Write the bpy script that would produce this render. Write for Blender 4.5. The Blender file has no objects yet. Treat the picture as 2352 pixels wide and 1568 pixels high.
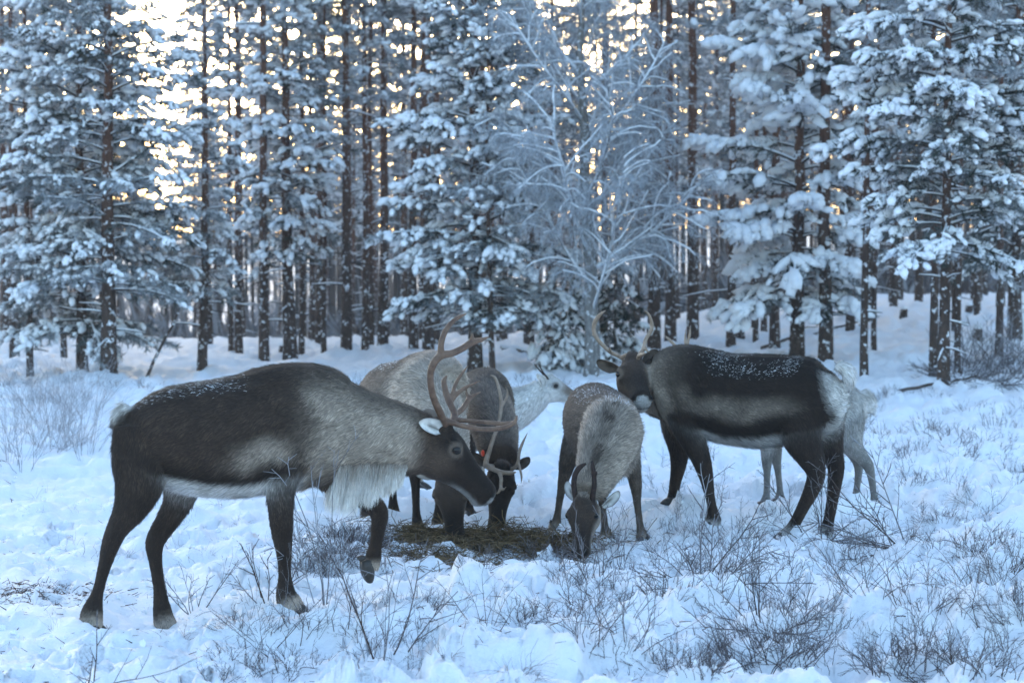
import bpy, math, random
import numpy as np
from mathutils import Vector, Matrix

# ------------------------------------------------------------------ camera
SC = bpy.context.scene
COL = SC.collection
R = math.radians
W, H, FPX = 2352.0, 1568.0, 2352.0 * 70.0 / 36.0      # photo coordinates used for reading positions
CAM_H, HORIZON = 1.67, 600.0
PITCH = math.atan((H / 2 - HORIZON) / FPX)
cam_d = bpy.data.cameras.new('camera')
cam = bpy.data.objects.new('camera', cam_d); COL.objects.link(cam)
cam_d.lens = 70; cam_d.sensor_width = 36; cam_d.clip_start = 0.05; cam_d.clip_end = 9000
cam.location = (0, 0, CAM_H); cam.rotation_euler = (math.pi / 2 - PITCH, 0, 0)
cam_d.dof.use_dof = True; cam_d.dof.focus_distance = 10.2; cam_d.dof.aperture_fstop = 4.0
SC.camera = cam

# ------------------------------------------------------------------ world, sun, exposure
SUN_AZ = -7.0        # degrees, left of the view direction: low behind the forest
SUN_EL = 8.0
world = bpy.data.worlds.new('World'); SC.world = world; world.use_nodes = True
wn = world.node_tree; wn.nodes.clear()
sky = wn.nodes.new('ShaderNodeTexSky'); sky.sky_type = 'NISHITA'; sky.sun_disc = False
sky.sun_elevation = R(SUN_EL); sky.sun_rotation = R(SUN_AZ)
sky.air_density = 1.0; sky.dust_density = 3.0; sky.ozone_density = 2.0; sky.altitude = 200
bg = wn.nodes.new('ShaderNodeBackground'); bg.inputs['Strength'].default_value = 0.15
wo = wn.nodes.new('ShaderNodeOutputWorld')
wn.links.new(sky.outputs[0], bg.inputs['Color']); wn.links.new(bg.outputs[0], wo.inputs['Surface'])
sun_d = bpy.data.lights.new('sun', 'SUN'); sun_d.energy = 0.08; sun_d.angle = R(12); sun_d.color = (1.0, 0.86, 0.68)
sun = bpy.data.objects.new('sun', sun_d); COL.objects.link(sun)
_sd = Vector((math.sin(R(SUN_AZ)) * math.cos(R(SUN_EL)), math.cos(R(SUN_AZ)) * math.cos(R(SUN_EL)), math.sin(R(SUN_EL))))
sun.rotation_euler = (-_sd).to_track_quat('-Z', 'Y').to_euler(); sun.location = (0, 0, 30)
SC.view_settings.view_transform = 'Standard'; SC.view_settings.look = 'None'
SC.view_settings.exposure = 2.72; SC.view_settings.gamma = 1.0
SC.render.engine = 'CYCLES'
SC.cycles.use_denoising = True
SC.cycles.max_bounces = 6; SC.cycles.diffuse_bounces = 3; SC.cycles.glossy_bounces = 2; SC.cycles.transparent_max_bounces = 4
SC.cycles.volume_bounces = 0; HAZE = 0.0011
SC.cycles.caustics_reflective = False; SC.cycles.caustics_refractive = False

# ------------------------------------------------------------------ helpers
FWD = Vector((0, math.cos(PITCH), -math.sin(PITCH))); UPV = Vector((0, math.sin(PITCH), math.cos(PITCH)))
def ray(px, py):
    return Vector((1, 0, 0)) * ((px - W / 2) / FPX) + FWD + UPV * ((H / 2 - py) / FPX)
def at_y(px, py, Y):                       # the point on that sight line at distance Y from the camera
    d = ray(px, py); return Vector((0, 0, CAM_H)) + d * (Y / d.y)
def tag(o, label=None, cat=None, group=None, kind=None):
    if label: o['label'] = label
    if cat: o['category'] = cat
    if group: o['group'] = group
    if kind: o['kind'] = kind
    return o
def empty(name, loc=(0, 0, 0), rz=0.0):
    o = bpy.data.objects.new(name, None); COL.objects.link(o); o.empty_display_size = 0.1
    o.location = loc; o.rotation_euler = (0, 0, rz); return o
def mk_mesh(name, V, F, smooth=True, mat_idx=None, mats=(), col=None, colname='coat', normals=None):
    """V (n,3); F: list of (k,3)/(k,4) int arrays"""
    if isinstance(F, np.ndarray): F = [F]
    F = [np.asarray(f, dtype=np.int32) for f in F if len(f)]
    me = bpy.data.meshes.new(name)
    V = np.asarray(V, dtype=np.float32)
    me.vertices.add(len(V)); me.vertices.foreach_set('co', V.ravel())
    tot = np.concatenate([np.full(len(f), f.shape[1], np.int32) for f in F])
    idx = np.concatenate([f.ravel() for f in F])
    start = np.concatenate([[0], np.cumsum(tot)[:-1]]).astype(np.int32)
    me.loops.add(len(idx)); me.loops.foreach_set('vertex_index', idx.astype(np.int32))
    me.polygons.add(len(tot)); me.polygons.foreach_set('loop_start', start)
    me.update(calc_edges=True)
    me.polygons.foreach_set('use_smooth', np.full(len(tot), smooth, dtype=bool))
    for m in mats: me.materials.append(m)
    if mat_idx is not None: me.polygons.foreach_set('material_index', np.asarray(mat_idx, np.int32))
    if col is not None:
        a = me.attributes.new(colname, 'FLOAT_COLOR', 'POINT')
        c = np.ones((len(V), 4), np.float32); c[:, :3] = col
        a.data.foreach_set('color', c.ravel())
    if normals is not None:
        me.normals_split_custom_set_from_vertices(np.asarray(normals, np.float32).tolist())
    me.update()
    return me
def obj(name, me, parent=None, mat=None):
    o = bpy.data.objects.new(name, me); COL.objects.link(o)
    if mat is not None and not me.materials: me.materials.append(mat)
    if parent is not None: o.parent = parent
    return o
def copy_tree(o, parent=None):
    c = o.copy(); COL.objects.link(c); c.parent = parent
    for ch in o.children: copy_tree(ch, c)
    return c
_perm = np.random.RandomState(7).permutation(4096)
def _h(i, j, k=0):
    return _perm[(_perm[(_perm[i & 4095] + j) & 4095] + k) & 4095] / 4095.0
def noise2(x, y, k=0):
    xi = np.floor(x).astype(np.int64); yi = np.floor(y).astype(np.int64); fx = x - xi; fy = y - yi
    fx = fx * fx * fx * (fx * (fx * 6 - 15) + 10); fy = fy * fy * fy * (fy * (fy * 6 - 15) + 10)
    a = _h(xi, yi, k); b = _h(xi + 1, yi, k); c = _h(xi, yi + 1, k); d = _h(xi + 1, yi + 1, k)
    return (a * (1 - fx) + b * fx) * (1 - fy) + (c * (1 - fx) + d * fx) * fy
def noise3(p, s=1.0, k=0):                 # smooth 3-D noise about 0..1
    q = np.asarray(p) * s; x, y, z = q[..., 0], q[..., 1], q[..., 2]
    return (noise2(x + 0.37 * z, y + 0.61 * z, k) + noise2(y + 13.1 - 0.43 * x, z + 5.7 + 0.29 * x, k + 1) + noise2(z + 3.3, x + 8.8, k + 2)) / 3
def sstep(a, b, x):
    t = np.clip((x - a) / (b - a), 0, 1); return t * t * (3 - 2 * t)

def mat_new(name):
    m = bpy.data.materials.new(name); m.use_nodes = True
    nt = m.node_tree; b = nt.nodes['Principled BSDF']; return m, nt, b
def nd(nt, t, **kw):
    n = nt.nodes.new(t)
    for k, v in kw.items():
        if k.startswith('i_'): n.inputs[k[2:].replace('_', ' ')].default_value = v
        else: setattr(n, k, v)
    return n
def ramp(nt, fac, stops):
    r = nt.nodes.new('ShaderNodeValToRGB'); e = r.color_ramp.elements
    while len(e) > 1: e.remove(e[-1])
    e[0].position = stops[0][0]; e[0].color = (*stops[0][1], 1)
    for p, c in stops[1:]:
        x = e.new(p); x.color = (*c, 1)
    nt.links.new(fac, r.inputs['Fac']); return r.outputs['Color']
# ------------------------------------------------------------------ reindeer kit
def crom(P, sub):
    P = np.asarray(P, float); n = len(P); out = []
    for i in range(n - 1):
        p0 = P[max(i - 1, 0)]; p1 = P[i]; p2 = P[i + 1]; p3 = P[min(i + 2, n - 1)]
        for k in range(sub):
            t = k / sub
            out.append(0.5 * ((2 * p1) + (-p0 + p2) * t + (2 * p0 - 5 * p1 + 4 * p2 - p3) * t * t + (-p0 + 3 * p1 - 3 * p2 + p3) * t ** 3))
    out.append(P[-1]); return np.array(out)
def unit(v): return v / np.maximum(np.linalg.norm(v, axis=-1, keepdims=True), 1e-9)
class Tube:
    """a lofted limb: stations (x,y,z,a,b) with a along `ref`, b sideways"""
    def __init__(s, st, ref, sub=4, n=18, cap=0.55):
        S = crom(np.array([(*p[0], p[1], p[2]) for p in st]), sub)
        s.C = S[:, :3]; s.a = np.maximum(S[:, 3], 0.003); s.b = np.maximum(S[:, 4], 0.003)
        s.T = unit(np.gradient(s.C, axis=0)); ref = np.asarray(ref, float)
        s.U = unit(ref - s.T * (s.T @ ref)[:, None]); s.S = np.cross(s.T, s.U)
        s.t = np.linspace(0, 1, len(S)); s.n = n; s.cap = cap
    def mesh(s):
        n = s.n; m = len(s.C); th = np.linspace(0, 2 * np.pi, n, endpoint=False)
        rings = s.C[:, None] + s.a[:, None, None] * np.cos(th)[None, :, None] * s.U[:, None] + s.b[:, None, None] * np.sin(th)[None, :, None] * s.S[:, None]
        V = rings.reshape(-1, 3)
        c0 = s.C[0] - s.T[0] * min(s.a[0], s.b[0]) * s.cap; c1 = s.C[-1] + s.T[-1] * min(s.a[-1], s.b[-1]) * s.cap
        V = np.vstack([V, c0, c1]); i = np.arange(n); j = (i + 1) % n
        Q = [np.stack([k * n + i, k * n + j, (k + 1) * n + j, (k + 1) * n + i], 1) for k in range(m - 1)]
        Tr = [np.stack([np.full(n, m * n), j, i], 1), np.stack([np.full(n, m * n + 1), (m - 1) * n + i, (m - 1) * n + j], 1)]
        return V, np.vstack(Q), np.vstack(Tr)
def join_parts(ms):
    V, Q, Tr, o = [], [], [], 0
    for v, q, t in ms:
        V.append(v); Q.append(q + o); Tr.append(t + o); o += len(v)
    return np.vstack(V), [np.vstack(Q), np.vstack(Tr)]
def ellipsoid(c, r, n=14, m=9):
    st = [((c[0], c[1], c[2] + r[2] * math.cos(a)), r[0] * math.sin(a), r[1] * math.sin(a)) for a in np.linspace(0.15, math.pi - 0.15, m)]
    return Tube(st, (1, 0, 0), sub=1, n=n, cap=0.1).mesh()
def remesh(V, F, voxel, iters):
    me = mk_mesh('tmp', V, F); ob = obj('tmp', me)
    m = ob.modifiers.new('r', 'REMESH'); m.mode = 'VOXEL'; m.voxel_size = voxel
    s = ob.modifiers.new('s', 'SMOOTH'); s.factor = 0.5; s.iterations = iters
    dg = bpy.context.evaluated_depsgraph_get(); e = ob.evaluated_get(dg); m2 = e.to_mesh()
    co = np.empty(len(m2.vertices) * 3, np.float32); m2.vertices.foreach_get('co', co)
    li = np.empty(len(m2.loops), np.int32); m2.loops.foreach_get('vertex_index', li)
    ls = np.empty(len(m2.polygons), np.int32); m2.polygons.foreach_get('loop_total', ls)
    e.to_mesh_clear(); bpy.data.objects.remove(ob); bpy.data.meshes.remove(me)
    co = co.reshape(-1, 3).astype(float)
    if (ls == 4).all(): F2 = [li.reshape(-1, 4)]
    else:
        st = np.concatenate([[0], np.cumsum(ls)[:-1]]); F2 = []
        for k in (3, 4):
            s_ = st[ls == k]
            if len(s_): F2.append(np.stack([li[s_ + i] for i in range(k)], 1))
    return co, F2
def tri_of(F):
    o = []
    for f in F:
        if f.shape[1] == 4: o += [f[:, [0, 1, 2]], f[:, [0, 2, 3]]]
        else: o.append(f)
    return np.vstack(o)
def vnormals(V, T):
    n = np.cross(V[T[:, 1]] - V[T[:, 0]], V[T[:, 2]] - V[T[:, 0]]); N = np.zeros_like(V)
    for k in range(3): np.add.at(N, T[:, k], n)
    return unit(N)

# materials of the animals
def m_fur(name, rough=0.75, bump=True):
    m, nt, b = mat_new(name)
    at = nd(nt, 'ShaderNodeAttribute', attribute_name='coat')
    tc = nd(nt, 'ShaderNodeTexCoord'); no = nd(nt, 'ShaderNodeTexNoise', i_Scale=45.0, i_Detail=4.0)
    nt.links.new(tc.outputs['Object'], no.inputs['Vector'])
    mr = nd(nt, 'ShaderNodeMapRange'); mr.inputs['To Min'].default_value = 0.72; mr.inputs['To Max'].default_value = 1.28
    nt.links.new(no.outputs['Fac'], mr.inputs['Value'])
    mx = nd(nt, 'ShaderNodeMix', data_type='RGBA', blend_type='MULTIPLY'); mx.inputs['Factor'].default_value = 1
    nt.links.new(at.outputs['Color'], mx.inputs['A']); nt.links.new(mr.outputs['Result'], mx.inputs['B'])
    nt.links.new(mx.outputs['Result'], b.inputs['Base Color'])
    b.inputs['Roughness'].default_value = rough; b.inputs['Specular IOR Level'].default_value = 0.25
    b.inputs['Sheen Weight'].default_value = 0.03; b.inputs['Sheen Roughness'].default_value = 0.5
    return m
M_FUR = m_fur('reindeer_fur'); M_SKIN = m_fur('reindeer_hide', 0.85)
def m_simple(name, c, rough, spec=0.5, c2=None, scale=30, bump=0.0, coat=0):
    m, nt, b = mat_new(name); b.inputs['Roughness'].default_value = rough; b.inputs['Specular IOR Level'].default_value = spec
    b.inputs['Base Color'].default_value = (*c, 1); b.inputs['Coat Weight'].default_value = coat
    if c2 is not None:
        tc = nd(nt, 'ShaderNodeTexCoord'); no = nd(nt, 'ShaderNodeTexNoise', i_Scale=float(scale), i_Detail=5.0, i_Roughness=0.65)
        nt.links.new(tc.outputs['Object'], no.inputs['Vector'])
        nt.links.new(ramp(nt, no.outputs['Fac'], [(0.35, c), (0.65, c2)]), b.inputs['Base Color'])
        if bump:
            bu = nd(nt, 'ShaderNodeBump', i_Strength=bump, i_Distance=0.01); nt.links.new(no.outputs['Fac'], bu.inputs['Height']); nt.links.new(bu.outputs[0], b.inputs['Normal'])
    return m
M_ANTLER = m_simple('antler', (0.075, 0.038, 0.024), 0.5, 0.4, (0.19, 0.115, 0.075), 16, 0.5)
M_ANTLER_PALE = m_simple('antler_pale', (0.20, 0.14, 0.095), 0.5, 0.4, (0.33, 0.25, 0.19), 22, 0.35)
M_VELVET = m_simple('antler_velvet', (0.02, 0.015, 0.014), 0.85, 0.2, (0.05, 0.03, 0.025), 60, 0.4)
M_EYE = m_simple('eye', (0.004, 0.0035, 0.004), 0.10, 0.35)
M_HOOF = m_simple('hoof', (0.018, 0.016, 0.016), 0.45, 0.4, (0.05, 0.045, 0.04), 40, 0.3)
M_TAGR = m_simple('ear_tag', (0.75, 0.06, 0.02), 0.4, 0.4)

DK = np.array((0.0140, 0.0092, 0.0070)); BR = np.array((0.048, 0.0325, 0.0240)); GR = np.array((0.150, 0.115, 0.090))
PALE = np.array((0.405, 0.333, 0.268)); WH = np.array((0.70, 0.68, 0.64)); SNOWC = np.array((0.86, 0.88, 0.90))
def mixc(a, b, w): return a * (1 - w[:, None]) + np.asarray(b) * w[:, None]

class Rig:
    def __init__(s, ox, oy, th):
        s.o = Vector((ox, oy, 0)); s.th = R(th)
        s.f = Vector((math.cos(s.th), math.sin(s.th), 0)); s.l = Vector((-math.sin(s.th), math.cos(s.th), 0))
    def loc(s, w): d = w - s.o; return np.array((d.dot(s.f), d.dot(s.l), w.z))
    def world(s, p): return s.o + s.f * p[0] + s.l * p[1] + Vector((0, 0, p[2]))
    def L(s, p, lat=None, fwd=None):
        d = ray(*p); c = Vector((0, 0, CAM_H)) - s.o
        if fwd is None: k = (lat - c.dot(s.l)) / d.dot(s.l)
        else: k = (fwd - c.dot(s.f)) / d.dot(s.f)
        return s.loc(Vector((0, 0, CAM_H)) + d * k)
    def Wp(s, p, Y): return s.loc(at_y(p[0], p[1], Y))

TORSO = [(-.486, 1.0, .773, .10), (-.406, 1.06, .69, .17), (-.30, 1.104, .63, .21), (-.17, 1.125, .592, .24), (-.02, 1.143, .572, .255),
         (.107, 1.166, .582, .25), (.214, 1.2, .603, .225), (.32, 1.215, .613, .2), (.427, 1.2, .618, .175), (.523, 1.143, .634, .14)]
def canon_torso(sc, wid=1.0):
    return [(((x * sc), 0, (a + b) / 2 * sc), (a - b) / 2 * sc, w * sc * wid) for x, a, b, w in TORSO]
FORE = [(.33, .07, .88, .14, .075), (.32, .11, .74, .105, .07), (.30, .13, .63, .075, .06), (.29, .135, .5, .058, .05), (.292, .135, .41, .046, .042), (.287, .13, .31, .032, .029),
        (.285, .13, .17, .028, .026), (.29, .13, .10, .038, .035), (.305, .13, .055, .045, .042), (.32, .13, .02, .05, .045)]
HIND = [(-.34, .07, .90, .16, .09), (-.35, .11, .76, .145, .09), (-.345, .13, .64, .115, .08), (-.355, .14, .55, .085, .065), (-.40, .135, .47, .06, .05), (-.435, .13, .40, .05, .042), (-.44, .13, .31, .035, .031),
        (-.425, .13, .17, .029, .027), (-.415, .13, .10, .04, .036), (-.40, .13, .055, .045, .042), (-.385, .13, .02, .05, .045)]
def canon_leg(tab, side, sc, dx=0, dy=0, z0=0.0, bend=0.0):
    out = []
    for x, y, z, a, b in tab:
        k = max(0, 1 - z / .8)
        out.append((((x + dx * k + bend * math.sin(math.pi * min(1, k))) * sc, (y * side) * sc + dy * k * sc, z * sc + z0 * k), a * sc, b * sc))
    return out
HEADP = [(-.06, .06, .062), (.04, .105, .082), (.16, .125, .092), (.29, .122, .094), (.42, .103, .078), (.56, .085, .062), (.70, .073, .054), (.82, .069, .056), (.92, .066, .059), (.985, .046, .045)]

class Deer:
    def __init__(s, rig): s.rig = rig; s.tubes = []; s.extra = []; s.hoofs = []
    def torso(s, st): s.tubes.append(('torso', Tube(st, (0, 0, 1)))); s.tor = s.tubes[-1][1]
    def neck(s, st, ref=(0, 0, 1)): s.tubes.append(('neck', Tube(st, ref)))
    def head(s, skull, muz, up, sc=None, droop=0.0, wide=1.0):
        skull = np.asarray(skull, float); muz = np.asarray(muz, float); ax = muz - skull; Lh = np.linalg.norm(ax); T = ax / Lh
        k = (sc if sc else Lh / .41)
        U = np.asarray(up, float); U = unit(U - T * (T @ U)); S = np.cross(T, U)
        st = []
        for t, a, b in HEADP:
            off = 0.012 * k * math.sin(math.pi * min(max(t, 0), 1)) - 0.006 * k
            st.append((tuple(skull + T * t * Lh + U * off), a * k, b * k * wide))
        s.tubes.append(('head', Tube(st, U))); s.hT, s.hU, s.hS, s.hL, s.hk, s.sk = T, U, S, Lh, k, skull
        s.eyes = []
        for sd in (-1, 1):
            e = s.hp(.275, .056, .083 * sd * wide); s.eyes.append(e)
            s.extra.append(ellipsoid(s.hp(.25, .068, .067 * sd), (.034 * k,) * 3)); s.extra.append(ellipsoid(s.hp(.33, .035, .064 * sd), (.034 * k,) * 3))
            s.extra.append(ellipsoid(s.hp(.93, .012, .036 * sd), (.026 * k,) * 3))
        s.extra.append(ellipsoid(s.hp(.88, -.045, 0), (.032 * k,) * 3)); s.extra.append(ellipsoid(s.hp(.03, .09, 0), (.055 * k,) * 3))
    def hp(s, t, u, w): return s.sk + s.hT * t * s.hL + s.hU * u * s.hk + s.hS * w * s.hk
    def leg(s, st, hoof_dir=(1, 0, 0), flat=True):
        s.tubes.append(('leg', Tube(st, (1, 0, 0.001), n=14))); p = np.array(st[-1][0]); s.hoofs.append((p, np.array(hoof_dir, float), st[-1][1], flat))
    def feet(s): return [s.rig.world(h[0]) for h in s.hoofs if h[3]]

def coords(tube, V):
    """nearest sample on a tube: t, up (-1..1), side (-1..1), normalised distance"""
    best = np.full(len(V), 1e9); idx = np.zeros(len(V), int)
    for i in range(0, len(tube.C)):
        d = ((V - tube.C[i]) ** 2).sum(1); m = d < best; best[m] = d[m]; idx[m] = i
    d = V - tube.C[idx]
    u = (d * tube.U[idx]).sum(1) / tube.a[idx]; w = (d * tube.S[idx]).sum(1) / tube.b[idx]; al = (d * tube.T[idx]).sum(1) / tube.b[idx]
    return tube.t[idx], u, w, np.sqrt(u * u + w * w + 1.0 * al * al), idx

def coat_colour(D, V, p, want_dir=True):
    """blend the coat of every part; p is this animal's palette"""
    n = len(V); wsum = np.zeros(n); C = np.zeros((n, 3)); Dv = np.zeros((n, 3)); Ln = np.zeros(n); hw = np.zeros(n)
    nz = noise3(V, 9.0, 3); nz2 = noise3(V, 28.0, 5); nb = noise3(V, 4.0, 9)
    j = (nz - .5) * .5
    for kind, tb in D.tubes:
        t, u, w, ndist, idx = coords(tb, V); T = tb.T[idx]
        if kind == 'torso':
            c = np.tile(p['side'], (n, 1)); c = mixc(c, p['back'], sstep(.25, .75, u + j))
            for (t0, t1, u0, u1, pc, st) in p.get('patch', []):
                c = mixc(c, pc, st * sstep(t0 - .08, t0 + .1, t + j * .25) * (1 - sstep(t1 - .08, t1 + .08, t + j * .2)) * sstep(u0 - .12, u0 + .12, u + j * .5) * (1 - sstep(u1 - .2, u1 + .2, u + j * .6)))
            c = mixc(c, p['belly'], 1 - sstep(p.get('bz', -.78) - .07, p.get('bz', -.78) + .07, u + j * .2))
            c = mixc(c, p['shoulder'], sstep(p.get('st', .78), p.get('st', .78) + .17, t + j * .4) * (1 - .75 * sstep(.5, .95, u + j * .3) * p.get('hump', 1.0)))
            if 'rump' in p: c = mixc(c, p['rump'], (1 - sstep(.015, p.get('rt', .07), t + j * .06)) * (1 - sstep(.75, .95, u)))
            dv = -T + np.array((0, 0, -.35)); ln = .030 + .012 * (u < -.6); k = 1.0
        elif kind == 'neck':
            c = np.tile(p['neck'], (n, 1)); c = mixc(c, p['necktop'], sstep(.35, .95, u + j * .6) * p.get('nt', .8))
            if 'ridge' in p: c = mixc(c, p['ridge'], (1 - sstep(.10, .34, np.abs(w + j * .25))) * sstep(.2, .6, u) * (.55 + .9 * (nz2 > .5)) * .7)
            c = mixc(c, p['throat'], (1 - sstep(-.95, -.6, u + j * .4)))
            c = mixc(c, p['cheek'], sstep(.75, 1.0, t + j * .2)); dv = -T * 1.0 + np.array((0, 0, -.55)); ln = .045 - .02 * t; k = 1.0
        elif kind == 'head':
            c = np.tile(p['head'], (n, 1)); c = mixc(c, p['cheek'], (1 - sstep(p.get('ct', .28), p.get('ct', .28) + .27, t + j * .3)) * (1 - sstep(p.get('cu', -.1), p.get('cu', -.1) + .5, u + j * .4)))
            c = mixc(c, p['nose'], sstep(.35, .62, t) * sstep(-.3, .4, u + j * .3))
            c = mixc(c, p['muzzle'], sstep(.955, .985, t + j * .03) * .85); c = mixc(c, p['chin'], sstep(.45, .65, t) * (1 - sstep(-.92, -.6, u + j * .2)))
            for e in D.eyes:
                r = np.linalg.norm(V - e, axis=1) / D.hk; c = mixc(c, p['ring'], (1 - sstep(.030, .046, r)) * .75); c = mixc(c, DK * .4, 1 - sstep(.018, .026, r))
            for sd in (-1, 1):
                r = np.linalg.norm((V - D.hp(.955, .022, .040 * sd)), axis=1) / D.hk; c = mixc(c, DK * .35, 1 - sstep(.012, .023, r))
            r = np.abs((V - D.hp(0, -.030, 0)) @ D.hU) / D.hk
            c = mixc(c, DK * .6, (1 - sstep(.002, .007, r)) * sstep(.70, .8, t) * .7)
            dv = -T; ln = .011 + 0.012 * (1 - sstep(0, .3, t)); k = 1.0
        elif kind == 'leg':
            c = np.tile(p['leg'], (n, 1)); c = mixc(c, p['legtop'], 1 - sstep(.25, .5, t + j * .3))
            c = mixc(c, p['pastern'], sstep(.77, .91, t + j * .14)); c = mixc(c, p['legback'], sstep(.2, .8, -u + j * .3) * sstep(.3, .5, t) * (1 - sstep(.75, .9, t)) * .5)
            dv = T; ln = .026 - .015 * sstep(.2, .5, t) + .012 * sstep(.88, .97, t); k = 1.0
        elif kind == 'tail':
            c = np.tile(p.get('rump', WH), (n, 1)); dv = T; ln = .05; k = 1.0
        wgt = np.exp(-10 * np.minimum(ndist, 6)) + 1e-12
        if kind == 'head': hw += wgt
        C += c * wgt[:, None]; wsum += wgt; Dv += dv * wgt[:, None]; Ln += ln * wgt
    return C / wsum[:, None] * (0.86 + .28 * nz2)[:, None], unit(Dv), Ln / wsum, hw / wsum

def ear_mesh(base, d, face, L, wd):
    """a cupped ear: closed shell, pale inside"""
    d = unit(np.asarray(d, float)); f = np.asarray(face, float); f = unit(f - d * (d @ f)); s = np.cross(d, f)
    nu, nv = 13, 11; outs = []
    for lay in (0, 1):
        for i in range(nu):
            u = i / (nu - 1); w = wd * max(.12, (min(1, .50 + 1.5 * u) * math.sqrt(max(0, 1 - max(0, (u - .45) / .56) ** 2.4))))
            for k in range(nv):
                v = -1 + 2 * k / (nv - 1); cup = (v * v) * w * (1.05 - .5 * u) - (0.016 if lay == 0 else 0.0) * math.sin(math.pi * min(.98, u * .9 + .06)) * (1 - v * v * .8)
                bend = -.10 * L * u * u
                outs.append(np.asarray(base) + d * L * u + s * v * w * (.95 - .2 * v * v) + f * (cup + bend))
    V = np.array(outs); Q = []
    for lay in (0, 1):
        o = lay * nu * nv
        for i in range(nu - 1):
            for k in range(nv - 1):
                q = [o + i * nv + k, o + i * nv + k + 1, o + (i + 1) * nv + k + 1, o + (i + 1) * nv + k]
                Q.append(q if lay == 1 else q[::-1])
    vv = np.tile(np.abs(np.linspace(-1, 1, nv)), nu * 2); return V, np.array(Q), np.repeat([0, 1], nu * nv), vv

def fur_mesh(D, V, N, Tri, p, count, seed, lenk=1.0, snow=None):
    rs = np.random.RandomState(seed)
    ar = np.linalg.norm(np.cross(V[Tri[:, 1]] - V[Tri[:, 0]], V[Tri[:, 2]] - V[Tri[:, 0]]), axis=1); pr = ar / ar.sum()
    f = rs.choice(len(Tri), count, p=pr); b = rs.rand(count, 2); sw = b.sum(1) > 1; b[sw] = 1 - b[sw]; b0 = 1 - b.sum(1)
    tr = Tri[f]; root = V[tr[:, 0]] * b0[:, None] + V[tr[:, 1]] * b[:, :1] + V[tr[:, 2]] * b[:, 1:]
    n = unit(N[tr[:, 0]] * b0[:, None] + N[tr[:, 1]] * b[:, :1] + N[tr[:, 2]] * b[:, 1:])
    c, dv, ln, hw = coat_colour(D, root, p)
    # no strands over the eyes
    keep = np.ones(count, bool)
    for e in D.eyes: keep &= np.linalg.norm(root - e, axis=1) > .028 * D.hk
    for h in D.hoofs: keep &= ~((root[:, 2] < h[0][2] - .005) & (np.linalg.norm(root - h[0], axis=1) < .1))
    root, n, c, dv, ln = root[keep], n[keep], c[keep], dv[keep], ln[keep]; m = len(root)
    clump = noise3(root, 38, 11)[:, None] - .5; clump2 = noise3(root, 15, 21)[:, None] - .5
    d = unit(dv - n * (dv * n).sum(1)[:, None] + rs.randn(m, 3) * .10); side = unit(np.cross(n, d)); d = unit(d + side * (clump * 1.0 + clump2 * .9))
    lift = (.16 + .12 * rs.rand(m) + .22 * clump[:, 0])[:, None]; L = (ln * lenk * (.6 + .7 * rs.rand(m)))[:, None]
    wid = (.0012 + .0011 * rs.rand(m))[:, None]; side = unit(np.cross(n, d))
    hit = np.zeros(m, bool)
    if snow is not None:
        t, u, w, ndist, idx = coords(D.tor, root); hit = rs.rand(m) < snow(t, u, w, root, ndist, n); k_ = rs.rand(hit.sum(), 1); L[hit] *= .2 + .45 * k_; wid[hit] *= .5 + .7 * k_; lift[hit] += .2
    mid = root + (d * .55 + n * lift * .62) * L; tip = root + (d + n * lift * .8 + np.array((0, 0, -.10))) * L
    root = root - n * .002
    Vv = np.stack([root - side * wid, root + side * wid, mid + side * wid * .8, mid - side * wid * .8, tip], 1).reshape(-1, 3)
    o = np.arange(m) * 5
    Q = np.stack([o + 1, o, o + 3, o + 2], 1); T3 = np.stack([o + 2, o + 3, o + 4], 1)
    v = (.55 + .85 * rs.rand(m) ** 1.3)[:, None] * (1 + .9 * clump + .7 * clump2); cc = np.clip(c * v, 0, .9)
    k_ = .25 + .65 * rs.rand(hit.sum(), 1) ** 1.5; cc[hit] = SNOWC * k_ + cc[hit] * (1 - k_)
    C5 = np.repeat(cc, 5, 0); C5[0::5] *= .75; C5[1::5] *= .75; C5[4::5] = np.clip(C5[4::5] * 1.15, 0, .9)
    nn = unit(n + rs.randn(m, 3) * .16 + d * .30); N5 = np.repeat(nn, 5, 0)
    return mk_mesh('fur', Vv, [Q, T3], True, mats=[M_FUR], col=C5, normals=N5)

def long_hair(roots, dirs, lens, cols, seed, wid=.0016, nseg=4, grav=.6):
    rs = np.random.RandomState(seed); m = len(roots); pts = [roots]; d = unit(dirs)
    for k in range(nseg):
        pts.append(pts[-1] + d * (lens / nseg)[:, None]); d = unit(d + np.array((0, 0, -grav)) / nseg + rs.randn(m, 3) * .06)
    P = np.stack(pts, 1); view = unit(np.cross(unit(P[:, -1] - P[:, 0]), rs.randn(m, 3) * .35 + np.array((0, -1, 0)))); w = np.interp(np.linspace(0, 1, nseg + 1), [0, .2, .6, 1], [.15, .9, 1, .12])[None, :, None] * wid * (.6 + .8 * rs.rand(m))[:, None, None]
    A = P - view[:, None] * w; B = P + view[:, None] * w; Vv = np.stack([A, B], 2).reshape(-1, 3); o = np.arange(m)[:, None] * 2 * (nseg + 1) + 2 * np.arange(nseg)[None]
    o = o.ravel(); Q = np.stack([o, o + 1, o + 3, o + 2], 1); g = np.interp(np.linspace(0, 1, nseg + 1), [0, .2, .55, 1], [0, .25, 1, 1])[None, :, None]; C = (cols * (.7 + .45 * rs.rand(m))[:, None])[:, None] * g + (GR * .7)[None, None] * (1 - g); C = np.repeat(C.reshape(-1, 3), 2, 0)
    return mk_mesh('mane', Vv, [Q], True, mats=[M_FUR], col=np.clip(C, 0, .9))

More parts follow.
